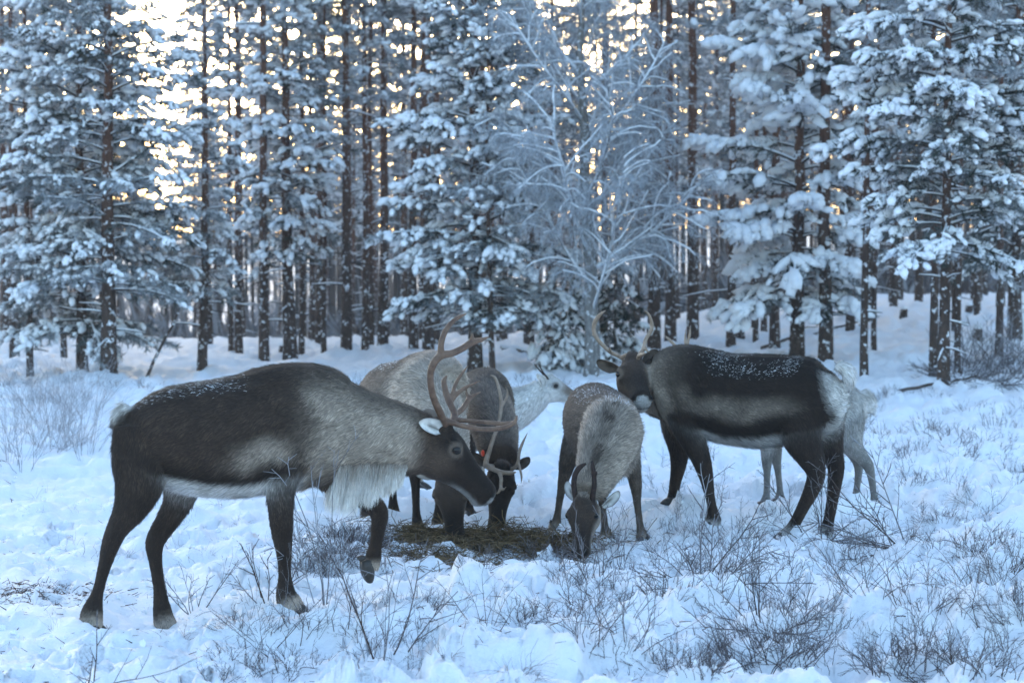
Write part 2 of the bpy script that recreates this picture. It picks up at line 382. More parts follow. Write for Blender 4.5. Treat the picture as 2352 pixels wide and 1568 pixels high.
def antler_mesh(branches, voxel=.0045):
    ms = []
    for br in branches:
        st = [(tuple(q), r, r * .9) for q, r in br]; st[-1] = (st[-1][0], st[-1][1] * .6, st[-1][2] * .6)
        ax = np.array(st[-1][0]) - np.array(st[0][0]); ref = np.cross(ax, (0.31, .77, .2)); ms.append(Tube(st, ref, sub=4, n=10).mesh())
    V, F = join_parts(ms); V, F = remesh(V, F, voxel, 3); return mk_mesh('antler', V, F)

def hoof_mesh(p, d, r, flat):
    """two toes and dew claws"""
    d = unit(d); up = np.array((0, 0, 1.0)) if flat else unit(np.array((0, 0, 1.0)) - d * d[2]); s = unit(np.cross(up, d)); up = np.cross(d, s); ms = []
    for sd in (-1, 1):
        st = [(tuple(p - d * .03 + s * sd * .018 + up * .028), .03, .022), (tuple(p + d * .015 + s * sd * .021 + up * .012), .032, .023), (tuple(p + d * .05 + s * sd * .02 - up * .002), .024, .021), (tuple(p + d * .066 + s * sd * .016 - up * .006), .016, .015)]
        ms.append(Tube(st, up, sub=2, n=10).mesh()); ms.append(Tube([(tuple(p - d * .030 + s * sd * .020 + up * .065), .011, .010), (tuple(p - d * .042 + s * sd * .023 + up * .048), .009, .008), (tuple(p - d * .047 + s * sd * .024 + up * .036), .004, .004)], up, sub=2, n=8).mesh())
    V, F = join_parts(ms); return mk_mesh('hoof', V, F)

def build(D, label, pal, ears, antlers, count, seed, amat, snow=None, tail=None, mane=None, name='reindeer', group=None, voxel=.010, lenk=1.0):
    rig = D.rig; root = empty(name, rig.o, rig.th); tag(root, label, 'reindeer', group)
    if tail is not None: D.tubes.append(('tail', Tube(tail, (1, 0, 0))))
    V, F = join_parts([t.mesh() for k, t in D.tubes] + D.extra); V, F = remesh(V, F, voxel, 4)
    Tri = tri_of(F); N = vnormals(V, Tri); col, _, _, _ = coat_colour(D, V, pal)
    V0, N0, T0 = V, N, Tri; FF = list(F); VV = [V]; CC = [col * .8]; off = len(V)
    for (b, d, f, L, wd) in ears:
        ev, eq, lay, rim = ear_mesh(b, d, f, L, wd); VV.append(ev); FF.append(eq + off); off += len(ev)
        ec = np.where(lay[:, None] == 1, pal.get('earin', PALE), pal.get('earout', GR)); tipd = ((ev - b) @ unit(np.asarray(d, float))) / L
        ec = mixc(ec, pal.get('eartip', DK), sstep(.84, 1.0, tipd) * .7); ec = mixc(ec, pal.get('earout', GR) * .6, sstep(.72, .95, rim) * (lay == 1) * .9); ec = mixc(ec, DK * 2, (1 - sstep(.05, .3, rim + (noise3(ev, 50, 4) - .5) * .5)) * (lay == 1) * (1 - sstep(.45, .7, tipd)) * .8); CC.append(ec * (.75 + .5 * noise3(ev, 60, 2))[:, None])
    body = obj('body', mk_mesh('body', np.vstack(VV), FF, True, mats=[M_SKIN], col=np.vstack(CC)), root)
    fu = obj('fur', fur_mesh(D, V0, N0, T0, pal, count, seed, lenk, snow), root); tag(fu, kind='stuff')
    # short hair on the ears
    for e in D.eyes:
        ev, q, t = ellipsoid(e - D.hS * np.sign((e - D.sk) @ D.hS) * .001, (.0225 * D.hk,) * 3, 18, 12); obj('eye', mk_mesh('eye', ev, [q, t]), root, M_EYE)
    for br in antlers: obj('antler', antler_mesh(br), root, amat)
    for h in D.hoofs: obj('hoof', hoof_mesh(*h), root, M_HOOF)
    if mane is not None:
        mo = obj('throat_mane', long_hair(*mane), root); tag(mo, kind='stuff')
    return root
# ------------------------------------------------------------------ poses of the seven reindeer (pixel readings -> joints)
def zoomer(x0, y0, k): return lambda zx, zy: (x0 + zx * k, y0 + zy * k)
q1 = zoomer(114.84, 689.06, .5127); q2 = zoomer(1148.4, 689.06, .40279); q3 = zoomer(746.5, 746.5, .36621)
qE = zoomer(1234.6, 832.6, .31128); q5 = zoomer(947.5, 803.9, .32945)
def wdir(rig, v): v = Vector(v); return np.array((v.dot(rig.f), v.dot(rig.l), v.z))
def st_px(rig, q, x, top, bot, w, lat=0.0):
    a = rig.L(q(x, top), lat=lat); b = rig.L(q(x, bot), lat=lat); return (tuple((a + b) / 2), np.linalg.norm(a - b) / 2, w)
def leg_px(rig, q, pts, lat, m, lats=(.45, .7, .9)):
    out = []
    for i, (x, y, r) in enumerate(pts):
        k = lats[i] if i < len(lats) else 1.0
        a = r * m; out.append((tuple(rig.L(q(x, y), lat=lat * k)), a, min(a * .88, .055 + a * .28)))
    return out

# --- A: the walking bull in front
rA = Rig(-1.317, 9.25, 14); A = Deer(rA); mA = .001037
A.torso([st_px(rA, q1, *s) for s in [(350, 475, 710, .10), (420, 424, 780, .17), (520, 384, 835, .21), (640, 364, 868, .24), (780, 346, 886, .25), (900, 324, 878, .245), (1000, 293, 862, .225), (1100, 279, 852, .20), (1190, 289, 846, .18), (1280, 338, 836, .15)]])
A.neck([st_px(rA, q1, *s) for s in [(1130, 330, 820, .17), (1230, 325, 825, .165), (1320, 365, 812, .15), (1420, 408, 795, .135), (1520, 446, 788, .12), (1610, 478, 790, .11), (1690, 510, 780, .095)]])
A.head(rA.L(q1(1688, 632), 0), rA.L(q1(1972, 893), 0), (0, 0, 1))
A.leg(leg_px(rA, q1, [(425, 590, 140), (410, 720, 132), (398, 830, 108), (362, 930, 78), (308, 1015, 52), (275, 1085, 43), (242, 1200, 29), (213, 1310, 27), (190, 1390, 48), (184, 1445, 52), (184, 1482, 54)], -.14, mA), (.8, -.5, 0))
A.leg(leg_px(rA, q1, [(560, 700, 120), (590, 800, 100), (578, 890, 72), (540, 965, 58), (492, 1040, 49), (468, 1095, 43), (474, 1180, 31), (490, 1290, 29), (503, 1392, 44), (515, 1447, 52), (528, 1484, 54)], .13, mA))
A.leg(leg_px(rA, q1, [(1090, 600, 130), (1062, 720, 105), (1035, 830, 72), (1034, 940, 58), (1040, 1045, 49), (1048, 1130, 36), (1052, 1230, 30), (1056, 1312, 46), (1070, 1352, 56), (1085, 1386, 58)], -.14, mA))
A.leg(leg_px(rA, q1, [(1180, 690, 105), (1260, 790, 78), (1350, 845, 60), (1428, 898, 52), (1474, 952, 45), (1472, 1015, 36), (1461, 1085, 30), (1450, 1140, 38), (1443, 1178, 40), (1436, 1198, 38)], .13, mA), (-.22, 0, -1), False)
def bp(rig, q, pts): return [(rig.L(q(x, y), lat=l), r) for x, y, l, r in pts]
A_ant = [[bp(rA, q1, [(1772, 560, -.045, .020), (1748, 505, -.08, .020), (1716, 430, -.14, .018), (1704, 350, -.18, .017), (1716, 290, -.20, .018), (1752, 248, -.20, .020), (1800, 238, -.19, .018), (1850, 215, -.17, .017), (1888, 190, -.16, .017), (1930, 178, -.15, .012), (1970, 164, -.14, .006)]),
          bp(rA, q1, [(1752, 250, -.20, .018), (1752, 200, -.21, .015), (1768, 145, -.20, .014), (1800, 100, -.18, .012), (1835, 75, -.16, .010), (1866, 60, -.15, .006)]),
          bp(rA, q1, [(1888, 190, -.16, .013), (1892, 165, -.165, .009), (1890, 143, -.17, .005)]),
          bp(rA, q1, [(1768, 538, -.05, .018), (1800, 548, -.06, .015), (1860, 566, -.07, .013), (1950, 579, -.06, .013), (2030, 572, -.04, .013), (2078, 550, -.03, .012), (2095, 515, -.03, .006)])],
         [bp(rA, q1, [(1800, 548, .04, .019), (1812, 510, .08, .018), (1782, 440, .14, .017), (1768, 390, .17, .015), (1766, 360, .18, .013), (1778, 338, .18, .009)]),
          bp(rA, q1, [(1806, 520, .08, .015), (1850, 485, .13, .014), (1880, 440, .17, .013), (1930, 410, .19, .006)]),
          bp(rA, q1, [(1880, 442, .17, .011), (1866, 415, .18, .008), (1868, 402, .18, .005)]),
          bp(rA, q1, [(1790, 470, .12, .013), (1812, 432, .15, .012), (1860, 392, .18, .010), (1932, 360, .20, .005)]),
          bp(rA, q1, [(1800, 445, .14, .012), (1812, 390, .17, .010), (1838, 340, .19, .009), (1876, 290, .2, .005)]),
          bp(rA, q1, [(1806, 535, .05, .015), (1870, 540, .05, .012), (1960, 548, .04, .012), (2040, 553, .03, .012), (2085, 540, .02, .007)])]]
A_ears = [(rA.L(q1(1742, 580), -.085), (-.88, -.40, .36), (.22, -1, .1), .115, .050), (rA.L(q1(1745, 545), .075), (-.6, .6, .4), (.5, .8, 0), .11, .042)]
_rs = np.random.RandomState(4); NM = 13000; _s = _rs.rand(NM); _nk = A.tubes[1][1]; _k = (.30 + .53 * _s) * (len(_nk.C) - 1); _i = _k.astype(int)
_ph = _rs.uniform(-1, 1, NM) * .95; _uu = -np.cos(_ph); _ww = np.sin(_ph)                      # around the underside of the neck
_rt = _nk.C[_i] + (_nk.C[_i + 1] - _nk.C[_i]) * (_k - _i)[:, None] + _nk.U[_i] * (_nk.a[_i] * _uu * .97)[:, None] + _nk.S[_i] * (_nk.b[_i] * _ww * .97)[:, None]
_out = _nk.U[_i] * _uu[:, None] + _nk.S[_i] * _ww[:, None]; _low = sstep(.45, 1.0, -_uu)
A_mane = (_rt, np.tile((-.25, 0, -.9), (NM, 1)) + _out * .35 + _rs.randn(NM, 3) * .09 + (noise3(_rt, 22, 3)[:, None] - .5) * np.array((.5, .4, 0)),
          np.interp(_s, [0, .12, .5, .8, 1], [.12, .17, .165, .12, .05]) * (.4 + .6 * _rs.rand(NM)) * (.55 + .9 * noise2(_s * 15, _ww * 2.5 + 5, 8)) * (.35 + .65 * _low), mixc(np.tile(PALE * .8, (NM, 1)), WH * 1.2, np.clip(_low * 1.3 - .1 + _rs.randn(NM) * .12, 0, 1)), 5, .0009)
A_pal = dict(side=BR * .95, back=BR * .9, belly=WH * 1.1, shoulder=PALE * .78, neck=PALE * .98, necktop=GR * .8, throat=BR * 1.2, head=DK * 1.5, cheek=BR * 1.6, nose=DK * 1.0, muzzle=WH * .6, chin=WH * .32,
             ring=GR * 1.1, leg=DK * 1.9, legtop=BR * .8, legback=BR * 1.4, pastern=PALE * 1.1, earin=WH * .95, earout=GR, eartip=PALE, st=.76, nt=.9, bz=-.71,
             patch=[(.47, .72, -.50, -.12, PALE * 1.05, .9), (.05, .74, -.74, -.48, DK * 1.2, .85), (.80, 1.3, -1.3, -.55, DK * 1.5, .9)])

# --- F: the dark bull on the right, looking back at the camera
rF = Rig(1.407, 12.0, 155); Fd = Deer(rF); mF = .001057
Fd.torso([st_px(rF, q2, *s) for s in [(1930, 405, 640, .10), (1860, 345, 745, .165), (1780, 322, 790, .205), (1660, 311, 815, .235), (1520, 305, 838, .25), (1400, 303, 838, .25), (1280, 296, 815, .235), (1160, 270, 775, .21), (1050, 251, 742, .19), (970, 268, 722, .165), (915, 310, 695, .13)]])
Fd.neck([(tuple(rF.Wp(q2(*s[:2]), s[2])), s[3], s[4]) for s in [(1040, 490, 12.20, .235, .18), (965, 490, 12.33, .215, .165), (895, 487, 12.45, .195, .15), (830, 470, 12.50, .16, .135), (768, 440, 12.46, .115, .11)]])
Fd.head(rF.Wp(q2(748, 428), 12.30), rF.Wp(q2(812, 590), 11.95), wdir(rF, (.02, -.5, .9)), sc=1.12)
Fd.leg(leg_px(rF, q2, [(1060, 560, 130), (1065, 680, 110), (1098, 790, 78), (1140, 890, 60), (1172, 990, 46), (1190, 1080, 33), (1208, 1170, 28), (1216, 1230, 40), (1214, 1265, 50), (1208, 1290, 55)], .14, mF), (.6, .6, 0))
Fd.leg(leg_px(rF, q2, [(1000, 600, 110), (1005, 740, 85), (1022, 860, 62), (1016, 950, 47), (1000, 1035, 36), (990, 1100, 33), (985, 1140, 40), (980, 1162, 46)], -.13, mF))
Fd.leg(leg_px(rF, q2, [(1730, 500, 165), (1715, 650, 155), (1722, 780, 118), (1768, 890, 82), (1802, 985, 56), (1782, 1070, 47), (1728, 1180, 36), (1680, 1275, 34), (1648, 1330, 46), (1622, 1362, 52)], .14, mF))
Fd.leg(leg_px(rF, q2, [(1850, 640, 120), (1868, 780, 92), (1895, 880, 66), (1916, 955, 50), (1908, 1050, 42), (1892, 1160, 34), (1874, 1260, 33), (1860, 1310, 44), (1850, 1342, 48)], -.13, mF))
def wp(rig, q, pts): return [(rig.Wp(q(x, y), Y), r) for x, y, Y, r in pts]
F_ant = [[wp(rF, q2, [(705, 335, 12.17, .015), (672, 316, 12.15, .015), (630, 296, 12.14, .014), (580, 250, 12.14, .014), (546, 205, 12.15, .013), (534, 165, 12.15, .014), (545, 118, 12.14, .015), (572, 82, 12.12, .012), (606, 56, 12.1, .005)]),
          wp(rF, q2, [(690, 328, 12.14, .013), (708, 318, 12.06, .012), (722, 303, 12.02, .005)]), wp(rF, q2, [(634, 298, 12.14, .010), (626, 280, 12.1, .008), (628, 264, 12.08, .004)]),
          wp(rF, q2, [(536, 195, 12.15, .010), (528, 198, 12.18, .005), (526, 195, 12.2, .004)])],
         [wp(rF, q2, [(785, 335, 12.19, .015), (800, 305, 12.2, .015), (818, 280, 12.22, .014), (832, 222, 12.24, .013), (858, 182, 12.25, .013), (868, 145, 12.25, .012), (858, 105, 12.24, .010), (842, 75, 12.22, .009), (820, 56, 12.2, .005)]),
          wp(rF, q2, [(790, 320, 12.19, .012), (815, 310, 12.1, .012), (830, 300, 12.06, .006)]), wp(rF, q2, [(826, 262, 12.22, .010), (836, 285, 12.18, .009), (856, 298, 12.16, .005)]),
          wp(rF, q2, [(868, 150, 12.25, .009), (858, 140, 12.27, .007), (853, 122, 12.28, .004)])]]
F_ears = [(rF.Wp(q2(678, 388), 12.27), wdir(rF, (-1, .10, .28)), wdir(rF, (.15, -1, -.35)), .145, .048), (rF.Wp(q2(812, 372), 12.27), wdir(rF, (.72, .2, .66)), wdir(rF, (-.3, -1, .0)), .14, .046)]
F_pal = dict(side=DK * 1.1, back=DK * .75, belly=WH * .62, shoulder=PALE * .95, neck=PALE * 1.15, necktop=PALE * .9, throat=PALE * 1.1, head=BR * 1.15, cheek=BR * 2.0, ct=.45, nose=DK * 1.3, muzzle=WH * .6, chin=WH * .7,
             ring=GR * 1.3, leg=DK * 1.7, legtop=DK * 1.6, legback=BR * 1.1, pastern=WH * .7, earin=GR * .7, earout=PALE * .5, eartip=DK * 1.5, rump=WH * 1.1, rt=.10, st=.79, hump=.85, bz=-.74,
             patch=[(.24, .76, -.40, .02, PALE * .52, .9), (.15, .76, -.80, -.34, DK * .8, .9), (.80, 1.3, -1.3, -.45, DK * 1.3, .9)])
F_tail = [(tuple(rF.L(q2(1925, 375), 0)), .03, .05), (tuple(rF.L(q2(1975, 400), 0)), .038, .055), (tuple(rF.L(q2(1990, 450), 0)), .036, .05), (tuple(rF.L(q2(1985, 500), 0)), .02, .03)]

# --- G: the pale deer half hidden behind F
gs = .80; rG = Rig(1.968, 13.35, 166); G = Deer(rG); G.torso(canon_torso(gs))
G.neck([((.40 * gs, 0, .93 * gs), .20 * gs, .16 * gs), ((.52 * gs, 0, 1.0 * gs), .16 * gs, .13 * gs), ((.66 * gs, 0, 1.08 * gs), .12 * gs, .10 * gs), ((.78 * gs, 0, 1.13 * gs), .10 * gs, .085 * gs)])
G.head(np.array((.80 * gs, 0, 1.14 * gs)), np.array((1.16 * gs, 0, 1.02 * gs)), (0, 0, 1), sc=.82)
G.leg(canon_leg(FORE, 1, gs, .02)); G.leg(canon_leg(FORE, -1, gs, -.08)); G.leg(canon_leg(HIND, 1, gs, -.20)); G.leg(canon_leg(HIND, -1, gs, .00))
G_ant = [[wp(rG, q2, [(1030, 300, 13.5, .012), (1000, 262, 13.5, .011), (965, 225, 13.5, .011), (942, 203, 13.5, .005)])],
         [wp(rG, q2, [(1065, 310, 13.55, .011), (1072, 240, 13.55, .010), (1083, 190, 13.55, .009), (1083, 145, 13.55, .005)]), wp(rG, q2, [(1060, 280, 13.55, .009), (1056, 230, 13.55, .009), (1057, 168, 13.55, .004)])]]
G_ears = [(G.hp(.02, .06, .07 * s_), np.array((-.5, -.75 * s_ * -1, .45)) * np.array((1, 1, 1)), (.6, .2, .2), .1, .036) for s_ in (-1, 1)]
G_pal = dict(side=WH * .55, back=WH * .48, belly=WH * .8, shoulder=WH * .7, neck=WH * .75, necktop=PALE, throat=WH * .8, head=PALE * .7, cheek=PALE, nose=GR, muzzle=WH * .6, chin=WH * .7, ring=GR, leg=WH * .26, legtop=WH * .55, legback=WH * .5, pastern=WH * .6,
             earin=WH * .7, earout=PALE, eartip=GR, rump=WH, rt=.12, patch=[(.1, .72, -.95, -.66, DK * 1.6, .9)])
G_tail = [((-.48 * gs, 0, 1.0 * gs), .03, .045), ((-.53 * gs, 0, .95 * gs), .035, .05), ((-.55 * gs, 0, .88 * gs), .028, .04), ((-.55 * gs, 0, .82 * gs), .012, .02)]

# --- B: grey deer feeding behind the bull's head
bs = .93; thB = -58.8; _d = Vector((math.cos(R(thB)), math.sin(R(thB)), 0)); _h0 = at_y(995.5, 808.8, 12.1) - _d * .33 * bs
rB = Rig(_h0.x, _h0.y, thB); B = Deer(rB); B.torso(canon_torso(bs, 1.08))
B.neck([(tuple(rB.Wp(q3(*s[:2]), s[2])), s[3], s[4]) for s in [(600, 430, 12.05, .23, .19), (700, 560, 11.85, .19, .165), (762, 730, 11.68, .15, .135), (785, 890, 11.56, .115, .105)]], wdir(rB, (0, -.5, 1)))
B.head(rB.Wp(q3(786, 945), 11.53), rB.Wp(q3(820, 1375), 11.45), wdir(rB, (-.1, -1, .1)), sc=1.04)
B.leg(canon_leg(FORE, -1, bs, .02, .02)); B.leg(canon_leg(FORE, 1, bs, -.10, -.03)); B.leg(canon_leg(HIND, -1, bs, .05, -.02)); B.leg(canon_leg(HIND, 1, bs, -.08))
B_ears = [(B.hp(.02, .05, .08 * s_), B.hS * s_ + B.hT * -.35 + B.hU * .1, B.hU - .2 * B.hT, .115, .042) for s_ in (-1, 1)]
B_pal = dict(side=PALE * .8, back=GR * .8, belly=WH * .6, shoulder=PALE * 1.2, neck=PALE * 1.25, necktop=PALE * .9, throat=PALE, head=BR * 1.1, cheek=GR * 1.1, cu=.1, ct=.5, nose=DK * .9, muzzle=DK * 1.4, chin=GR, ring=GR, leg=DK * 1.7, legtop=GR * .6, legback=BR, pastern=BR * 1.6,
             earin=PALE * .7, earout=GR, eartip=DK, rump=WH * .8, rt=.06, st=.66, hump=.45, patch=[(.05, .6, .1, .62, GR * .85, .7)])

# --- C: brown-grey deer feeding, antlers, red ear tag
cs = .86; thC = -70; _d = Vector((math.cos(R(thC)), math.sin(R(thC)), 0)); _h0 = at_y(1118, 848, 12.85) - _d * .33 * cs
rC = Rig(_h0.x, _h0.y, thC); Cd = Deer(rC); Cd.torso([((p[0], p[1], p[2] - .06), a, b) for p, a, b in canon_torso(cs)])
Cd.neck([(tuple(rC.Wp(q5(*s[:2]), s[2])), s[3], s[4]) for s in [(490, 360, 12.75, .18, .16), (545, 460, 12.55, .17, .15), (585, 600, 12.35, .15, .135), (612, 760, 12.18, .115, .105)]], wdir(rC, (0, -.6, 1)))
Cd.head(rC.Wp(q5(618, 835), 12.12), rC.Wp(q5(580, 1292), 11.98), wdir(rC, (.05, -1, .15)), sc=.98)
Cd.leg(canon_leg(FORE, -1, cs, .0)); Cd.leg(canon_leg(FORE, 1, cs, -.06)); Cd.leg(canon_leg(HIND, -1, cs)); Cd.leg(canon_leg(HIND, 1, cs, -.1))
C_ant = [[wp(rC, q5, [(560, 812, 12.02, .018), (512, 795, 11.97, .020), (535, 705, 11.97, .016), (562, 620, 11.98, .014), (598, 520, 12.0, .013), (618, 400, 12.03, .013), (612, 310, 12.06, .012), (592, 230, 12.08, .011), (570, 185, 12.09, .009), (538, 175, 12.1, .005)]),
          wp(rC, q5, [(622, 390, 12.03, .011), (650, 345, 12.04, .009), (664, 300, 12.05, .007), (650, 256, 12.06, .004)]),
          wp(rC, q5, [(505, 800, 11.97, .020), (570, 832, 11.88, .016), (630, 852, 11.84, .015), (690, 855, 11.83, .013), (722, 848, 11.83, .009)]),
          wp(rC, q5, [(600, 845, 11.86, .014), (618, 890, 11.82, .013), (615, 945, 11.79, .011), (628, 972, 11.78, .009), (655, 950, 11.78, .004)]),
          wp(rC, q5, [(616, 950, 11.79, .010), (600, 990, 11.78, .008), (575, 1000, 11.78, .004)])],
         [wp(rC, q5, [(668, 835, 12.06, .014), (712, 818, 12.0, .014), (736, 780, 11.98, .012), (744, 715, 11.97, .011), (766, 650, 11.97, .010), (803, 573, 11.98, .005)]),
          wp(rC, q5, [(738, 785, 11.98, .010), (750, 830, 11.93, .009), (760, 880, 11.9, .008), (757, 930, 11.89, .004)])]]
C_ears = [(rC.Wp(q5(700, 812), 12.14), wdir(rC, (1, .2, .45)), wdir(rC, (.2, -1, -.2)), .12, .042), (rC.Wp(q5(530, 790), 12.12), wdir(rC, (-1, .2, .55)), wdir(rC, (-.2, -1, -.2)), .12, .042)]
C_pal = dict(side=GR * .75, back=GR * .6, belly=WH * .5, shoulder=GR * .8, neck=PALE * .62, necktop=GR * .75, throat=PALE * .8, head=DK * 1.2, cheek=BR * 1.5, nose=DK * .7, muzzle=BR * 1.2, chin=BR * 2, ring=BR, leg=DK * 1.7, legtop=BR, legback=BR, pastern=BR * 1.6,
             earin=GR * .6, earout=BR, eartip=DK, st=.7, hump=.7, patch=[])

# --- D: white deer behind them, head raised
ds = .70; rD = Rig(-.40, 15.0, 12); Dd = Deer(rD); Dd.torso([((p[0], p[1], p[2] - .10), a, b) for p, a, b in canon_torso(ds)])
Dd.neck([(tuple(rD.Wp(q5(*s[:2]), s[2])), s[3], s[4]) for s in [(600, 430, 15.05, .2, .15), (720, 402, 15.08, .165, .13), (830, 345, 15.1, .125, .11), (915, 275, 15.12, .095, .085)]])
Dd.head(rD.Wp(q5(922, 256), 15.12), rD.Wp(q5(1160, 352), 15.10), (0, 0, 1), sc=.80)
for sd_, tb_, dx_ in ((1, FORE, 0), (-1, FORE, .06), (1, HIND, 0), (-1, HIND, -.08)): Dd.leg(canon_leg(tb_, sd_, ds, dx_, 0, -.06))
D_ant = [[wp(rD, q5, [(950, 205, 15.08, .009), (915, 160, 15.06, .007), (890, 120, 15.05, .006), (868, 85, 15.05, .003)])], [wp(rD, q5, [(940, 200, 15.16, .009), (895, 150, 15.18, .007), (868, 120, 15.2, .006), (842, 88, 15.2, .003)])]]
D_ears = [(rD.Wp(q5(905, 250), 15.05), (-.35, -.5, .75), (.5, -1, .1), .105, .034), (rD.Wp(q5(915, 240), 15.2), (-.4, .5, .8), (.5, 1, .1), .1, .034)]
D_pal = dict(side=WH * .9, back=WH * .8, belly=WH, shoulder=WH, neck=WH * 1.05, necktop=WH * .75, throat=WH * 1.05, head=WH * .75, cheek=WH, nose=GR * 1.3, muzzle=WH * .6, chin=WH, ring=GR * .8, leg=PALE, legtop=WH * .8, legback=WH * .8, pastern=WH * .6, earin=WH * .85, earout=WH * .8, eartip=GR, patch=[])

# --- E: young deer facing the camera, head down, velvet antlers
es = .80; thE = -79; _d = Vector((math.cos(R(thE)), math.sin(R(thE)), 0)); _h0 = at_y(1408, 905, 11.65) - _d * .33 * es
rE = Rig(_h0.x, _h0.y, thE); E = Deer(rE); E.torso([((p[0], p[1], p[2] - .28 * p[0] - .01), a, b) for p, a, b in canon_torso(es, 1.08)])
E.neck([(tuple(rE.Wp(qE(*s[:2]), s[2])), s[3], s[4]) for s in [(560, 470, 11.5, .19, .175), (515, 600, 11.40, .175, .165), (455, 780, 11.30, .135, .13), (385, 950, 11.23, .10, .095)]], wdir(rE, (0, -.6, 1)))
E.head(rE.Wp(qE(358, 1045), 11.20), rE.Wp(qE(318, 1428), 11.06), wdir(rE, (-.38, -1, .25)), sc=.90, wide=1.06)
E.leg(canon_leg(FORE, 1, es, .03, .10)); E.leg(canon_leg(FORE, -1, es, -.10, .12)); E.leg(canon_leg(HIND, -1, es, .05, -.16)); E.leg(canon_leg(HIND, 1, es, -.12, .0))
E_ant = [[wp(rE, qE, [(292, 1050, 11.14, 0.0188), (284, 1000, 11.13, 0.0188), (268, 910, 11.12, 0.0181), (276, 830, 11.13, 0.0174), (308, 775, 11.14, 0.0174), (355, 745, 11.16, 0.0145)])],
         [wp(rE, qE, [(405, 1040, 11.14, 0.0174), (408, 980, 11.13, 0.0181), (420, 900, 11.12, 0.0159), (416, 820, 11.12, 0.0152), (408, 770, 11.13, 0.0145), (405, 725, 11.14, 0.0145)]), wp(rE, qE, [(420, 850, 11.12, 0.0087), (432, 815, 11.09, 0.0101), (433, 800, 11.08, 0.0072)])]]
E_ears = [(rE.Wp(qE(478, 1060), 11.22), wdir(rE, (.80, .25, .62)), wdir(rE, (.25, -1, -.1)), .135, .036), (rE.Wp(qE(275, 1010), 11.26), wdir(rE, (-.45, .5, .9)), wdir(rE, (-.5, -.8, .1)), .125, .032)]
E_pal = dict(side=GR * .95, back=GR * .62, belly=WH * .55, shoulder=PALE * .95, neck=PALE * 1.1, necktop=PALE * .6, throat=WH * .8, head=BR * 1.1, cheek=PALE * .8, cu=-.05, ct=.75, nose=DK * 2.0, muzzle=BR, chin=PALE, ring=BR * 1.5, leg=GR * .62, legtop=GR * .8, legback=GR, pastern=PALE * .7,
             earin=WH * .75, earout=GR, eartip=DK * 1.5, st=.70, hump=.85, ridge=GR * .6, patch=[])
FEET = sum([d.feet() for d in (A, Fd, G, B, Cd, Dd, E)], [])
# ------------------------------------------------------------------ snow ground
def base_z(x, y):
    """smooth lie of the land: flat clearing, low bank behind it, rising to the right, falling away beyond the left crest"""
    x = np.asarray(x, float); y = np.asarray(y, float); s = np.clip(x / np.maximum(y, 8), -.45, .45)
    hill = np.interp(s, [-.45, -.1, .02, .12, .2, .45], [0.02, .05, .15, .42, .62, .8])
    st = np.interp(s, [-.45, 0, .10, .16, .45], [34., 35., 42., 50., 52.])
    z = hill * sstep(18, 46, y) - np.interp(s, [-.45, .0, .12, .45], [3.0, 2.6, 1.2, .6]) * sstep(st, st + 55, y)
    z = z + 14 * sstep(330, 700, y) * (0.75 + .25 * np.sin(x * .0061 + 1.3) * np.cos(x * .0029))
    return z
def lumps(x, y):
    f = 0.055 * (noise2(x * .9, y * .9, 1) - .5) * 2 + .05 * (noise2(x * 2.3 + 7, y * 2.3, 2) - .5) * 2
    b = noise2(x * 4.6, y * 4.6 + 3, 4); r = noise2(x * 9.5, y * 9.5, 5); g = noise2(x * 21, y * 21, 6); h = noise2(x * 47, y * 47, 8)
    amp = .55 + .9 * noise2(x * .35 + 2, y * .35, 9)
    amp = amp * np.where((x < -.3) & (y < 10.5), .62, 1.0)
    f = f + amp * (.085 * np.maximum(b - .42, 0) * 2 + .042 * sstep(.35, .65, r) + .020 * (1 - np.abs(2 * g - 1)) + .012 * sstep(.3, .7, h) + .009 * noise2(x * 95, y * 95, 12) + .030 * np.maximum(0, noise2(x * 6.5 + 40, y * 6.5, 14) * noise2(x * 15, y * 15 + 9, 15) - .22) * 2)
    return f * np.interp(y, [0, 5.5, 7.5, 60, 140], [.55, .6, 1, 1, 3])
_fx = np.array([p.x for p in FEET]); _fy = np.array([p.y for p in FEET]); _fz = np.array([p.z for p in FEET])
_fd = _fz + .022 - (base_z(_fx, _fy) + lumps(_fx, _fy))
MOUNDS = [(-.58, 8.75, .16, .42, .22), (.65, 7.1, .08, .5, .3), (2.6, 10.2, .13, .45, .3), (1.7, 6.5, .09, .5, .35), (1.9, 8.4, .10, .5, .3), (.0, 6.2, .10, .45, .3)]
def ground_z(x, y):
    x = np.asarray(x, float); y = np.asarray(y, float); z = base_z(x, y) + lumps(x, y)
    w = np.zeros_like(z); c = np.zeros_like(z); tread = np.zeros_like(z)
    for fx, fy, d in zip(_fx, _fy, _fd):
        r2 = (x - fx) ** 2 + (y - fy) ** 2; k = np.exp(-r2 / (2 * .20 ** 2)); k3 = np.exp(-r2 / (2 * .07 ** 2)); w += k; c += k * d; tread += k3
    z = z + c / np.maximum(1, w)
    for mx, my, h, sx, sy in MOUNDS:
        z = z + h * np.exp(-((x - mx) ** 2 / (2 * sx * sx) + (y - my) ** 2 / (2 * sy * sy)) * 1.5) * (1 - np.minimum(1, w * 1.5))
    return z
def gz(x, y): return float(ground_z(np.array([x]), np.array([y]))[0])

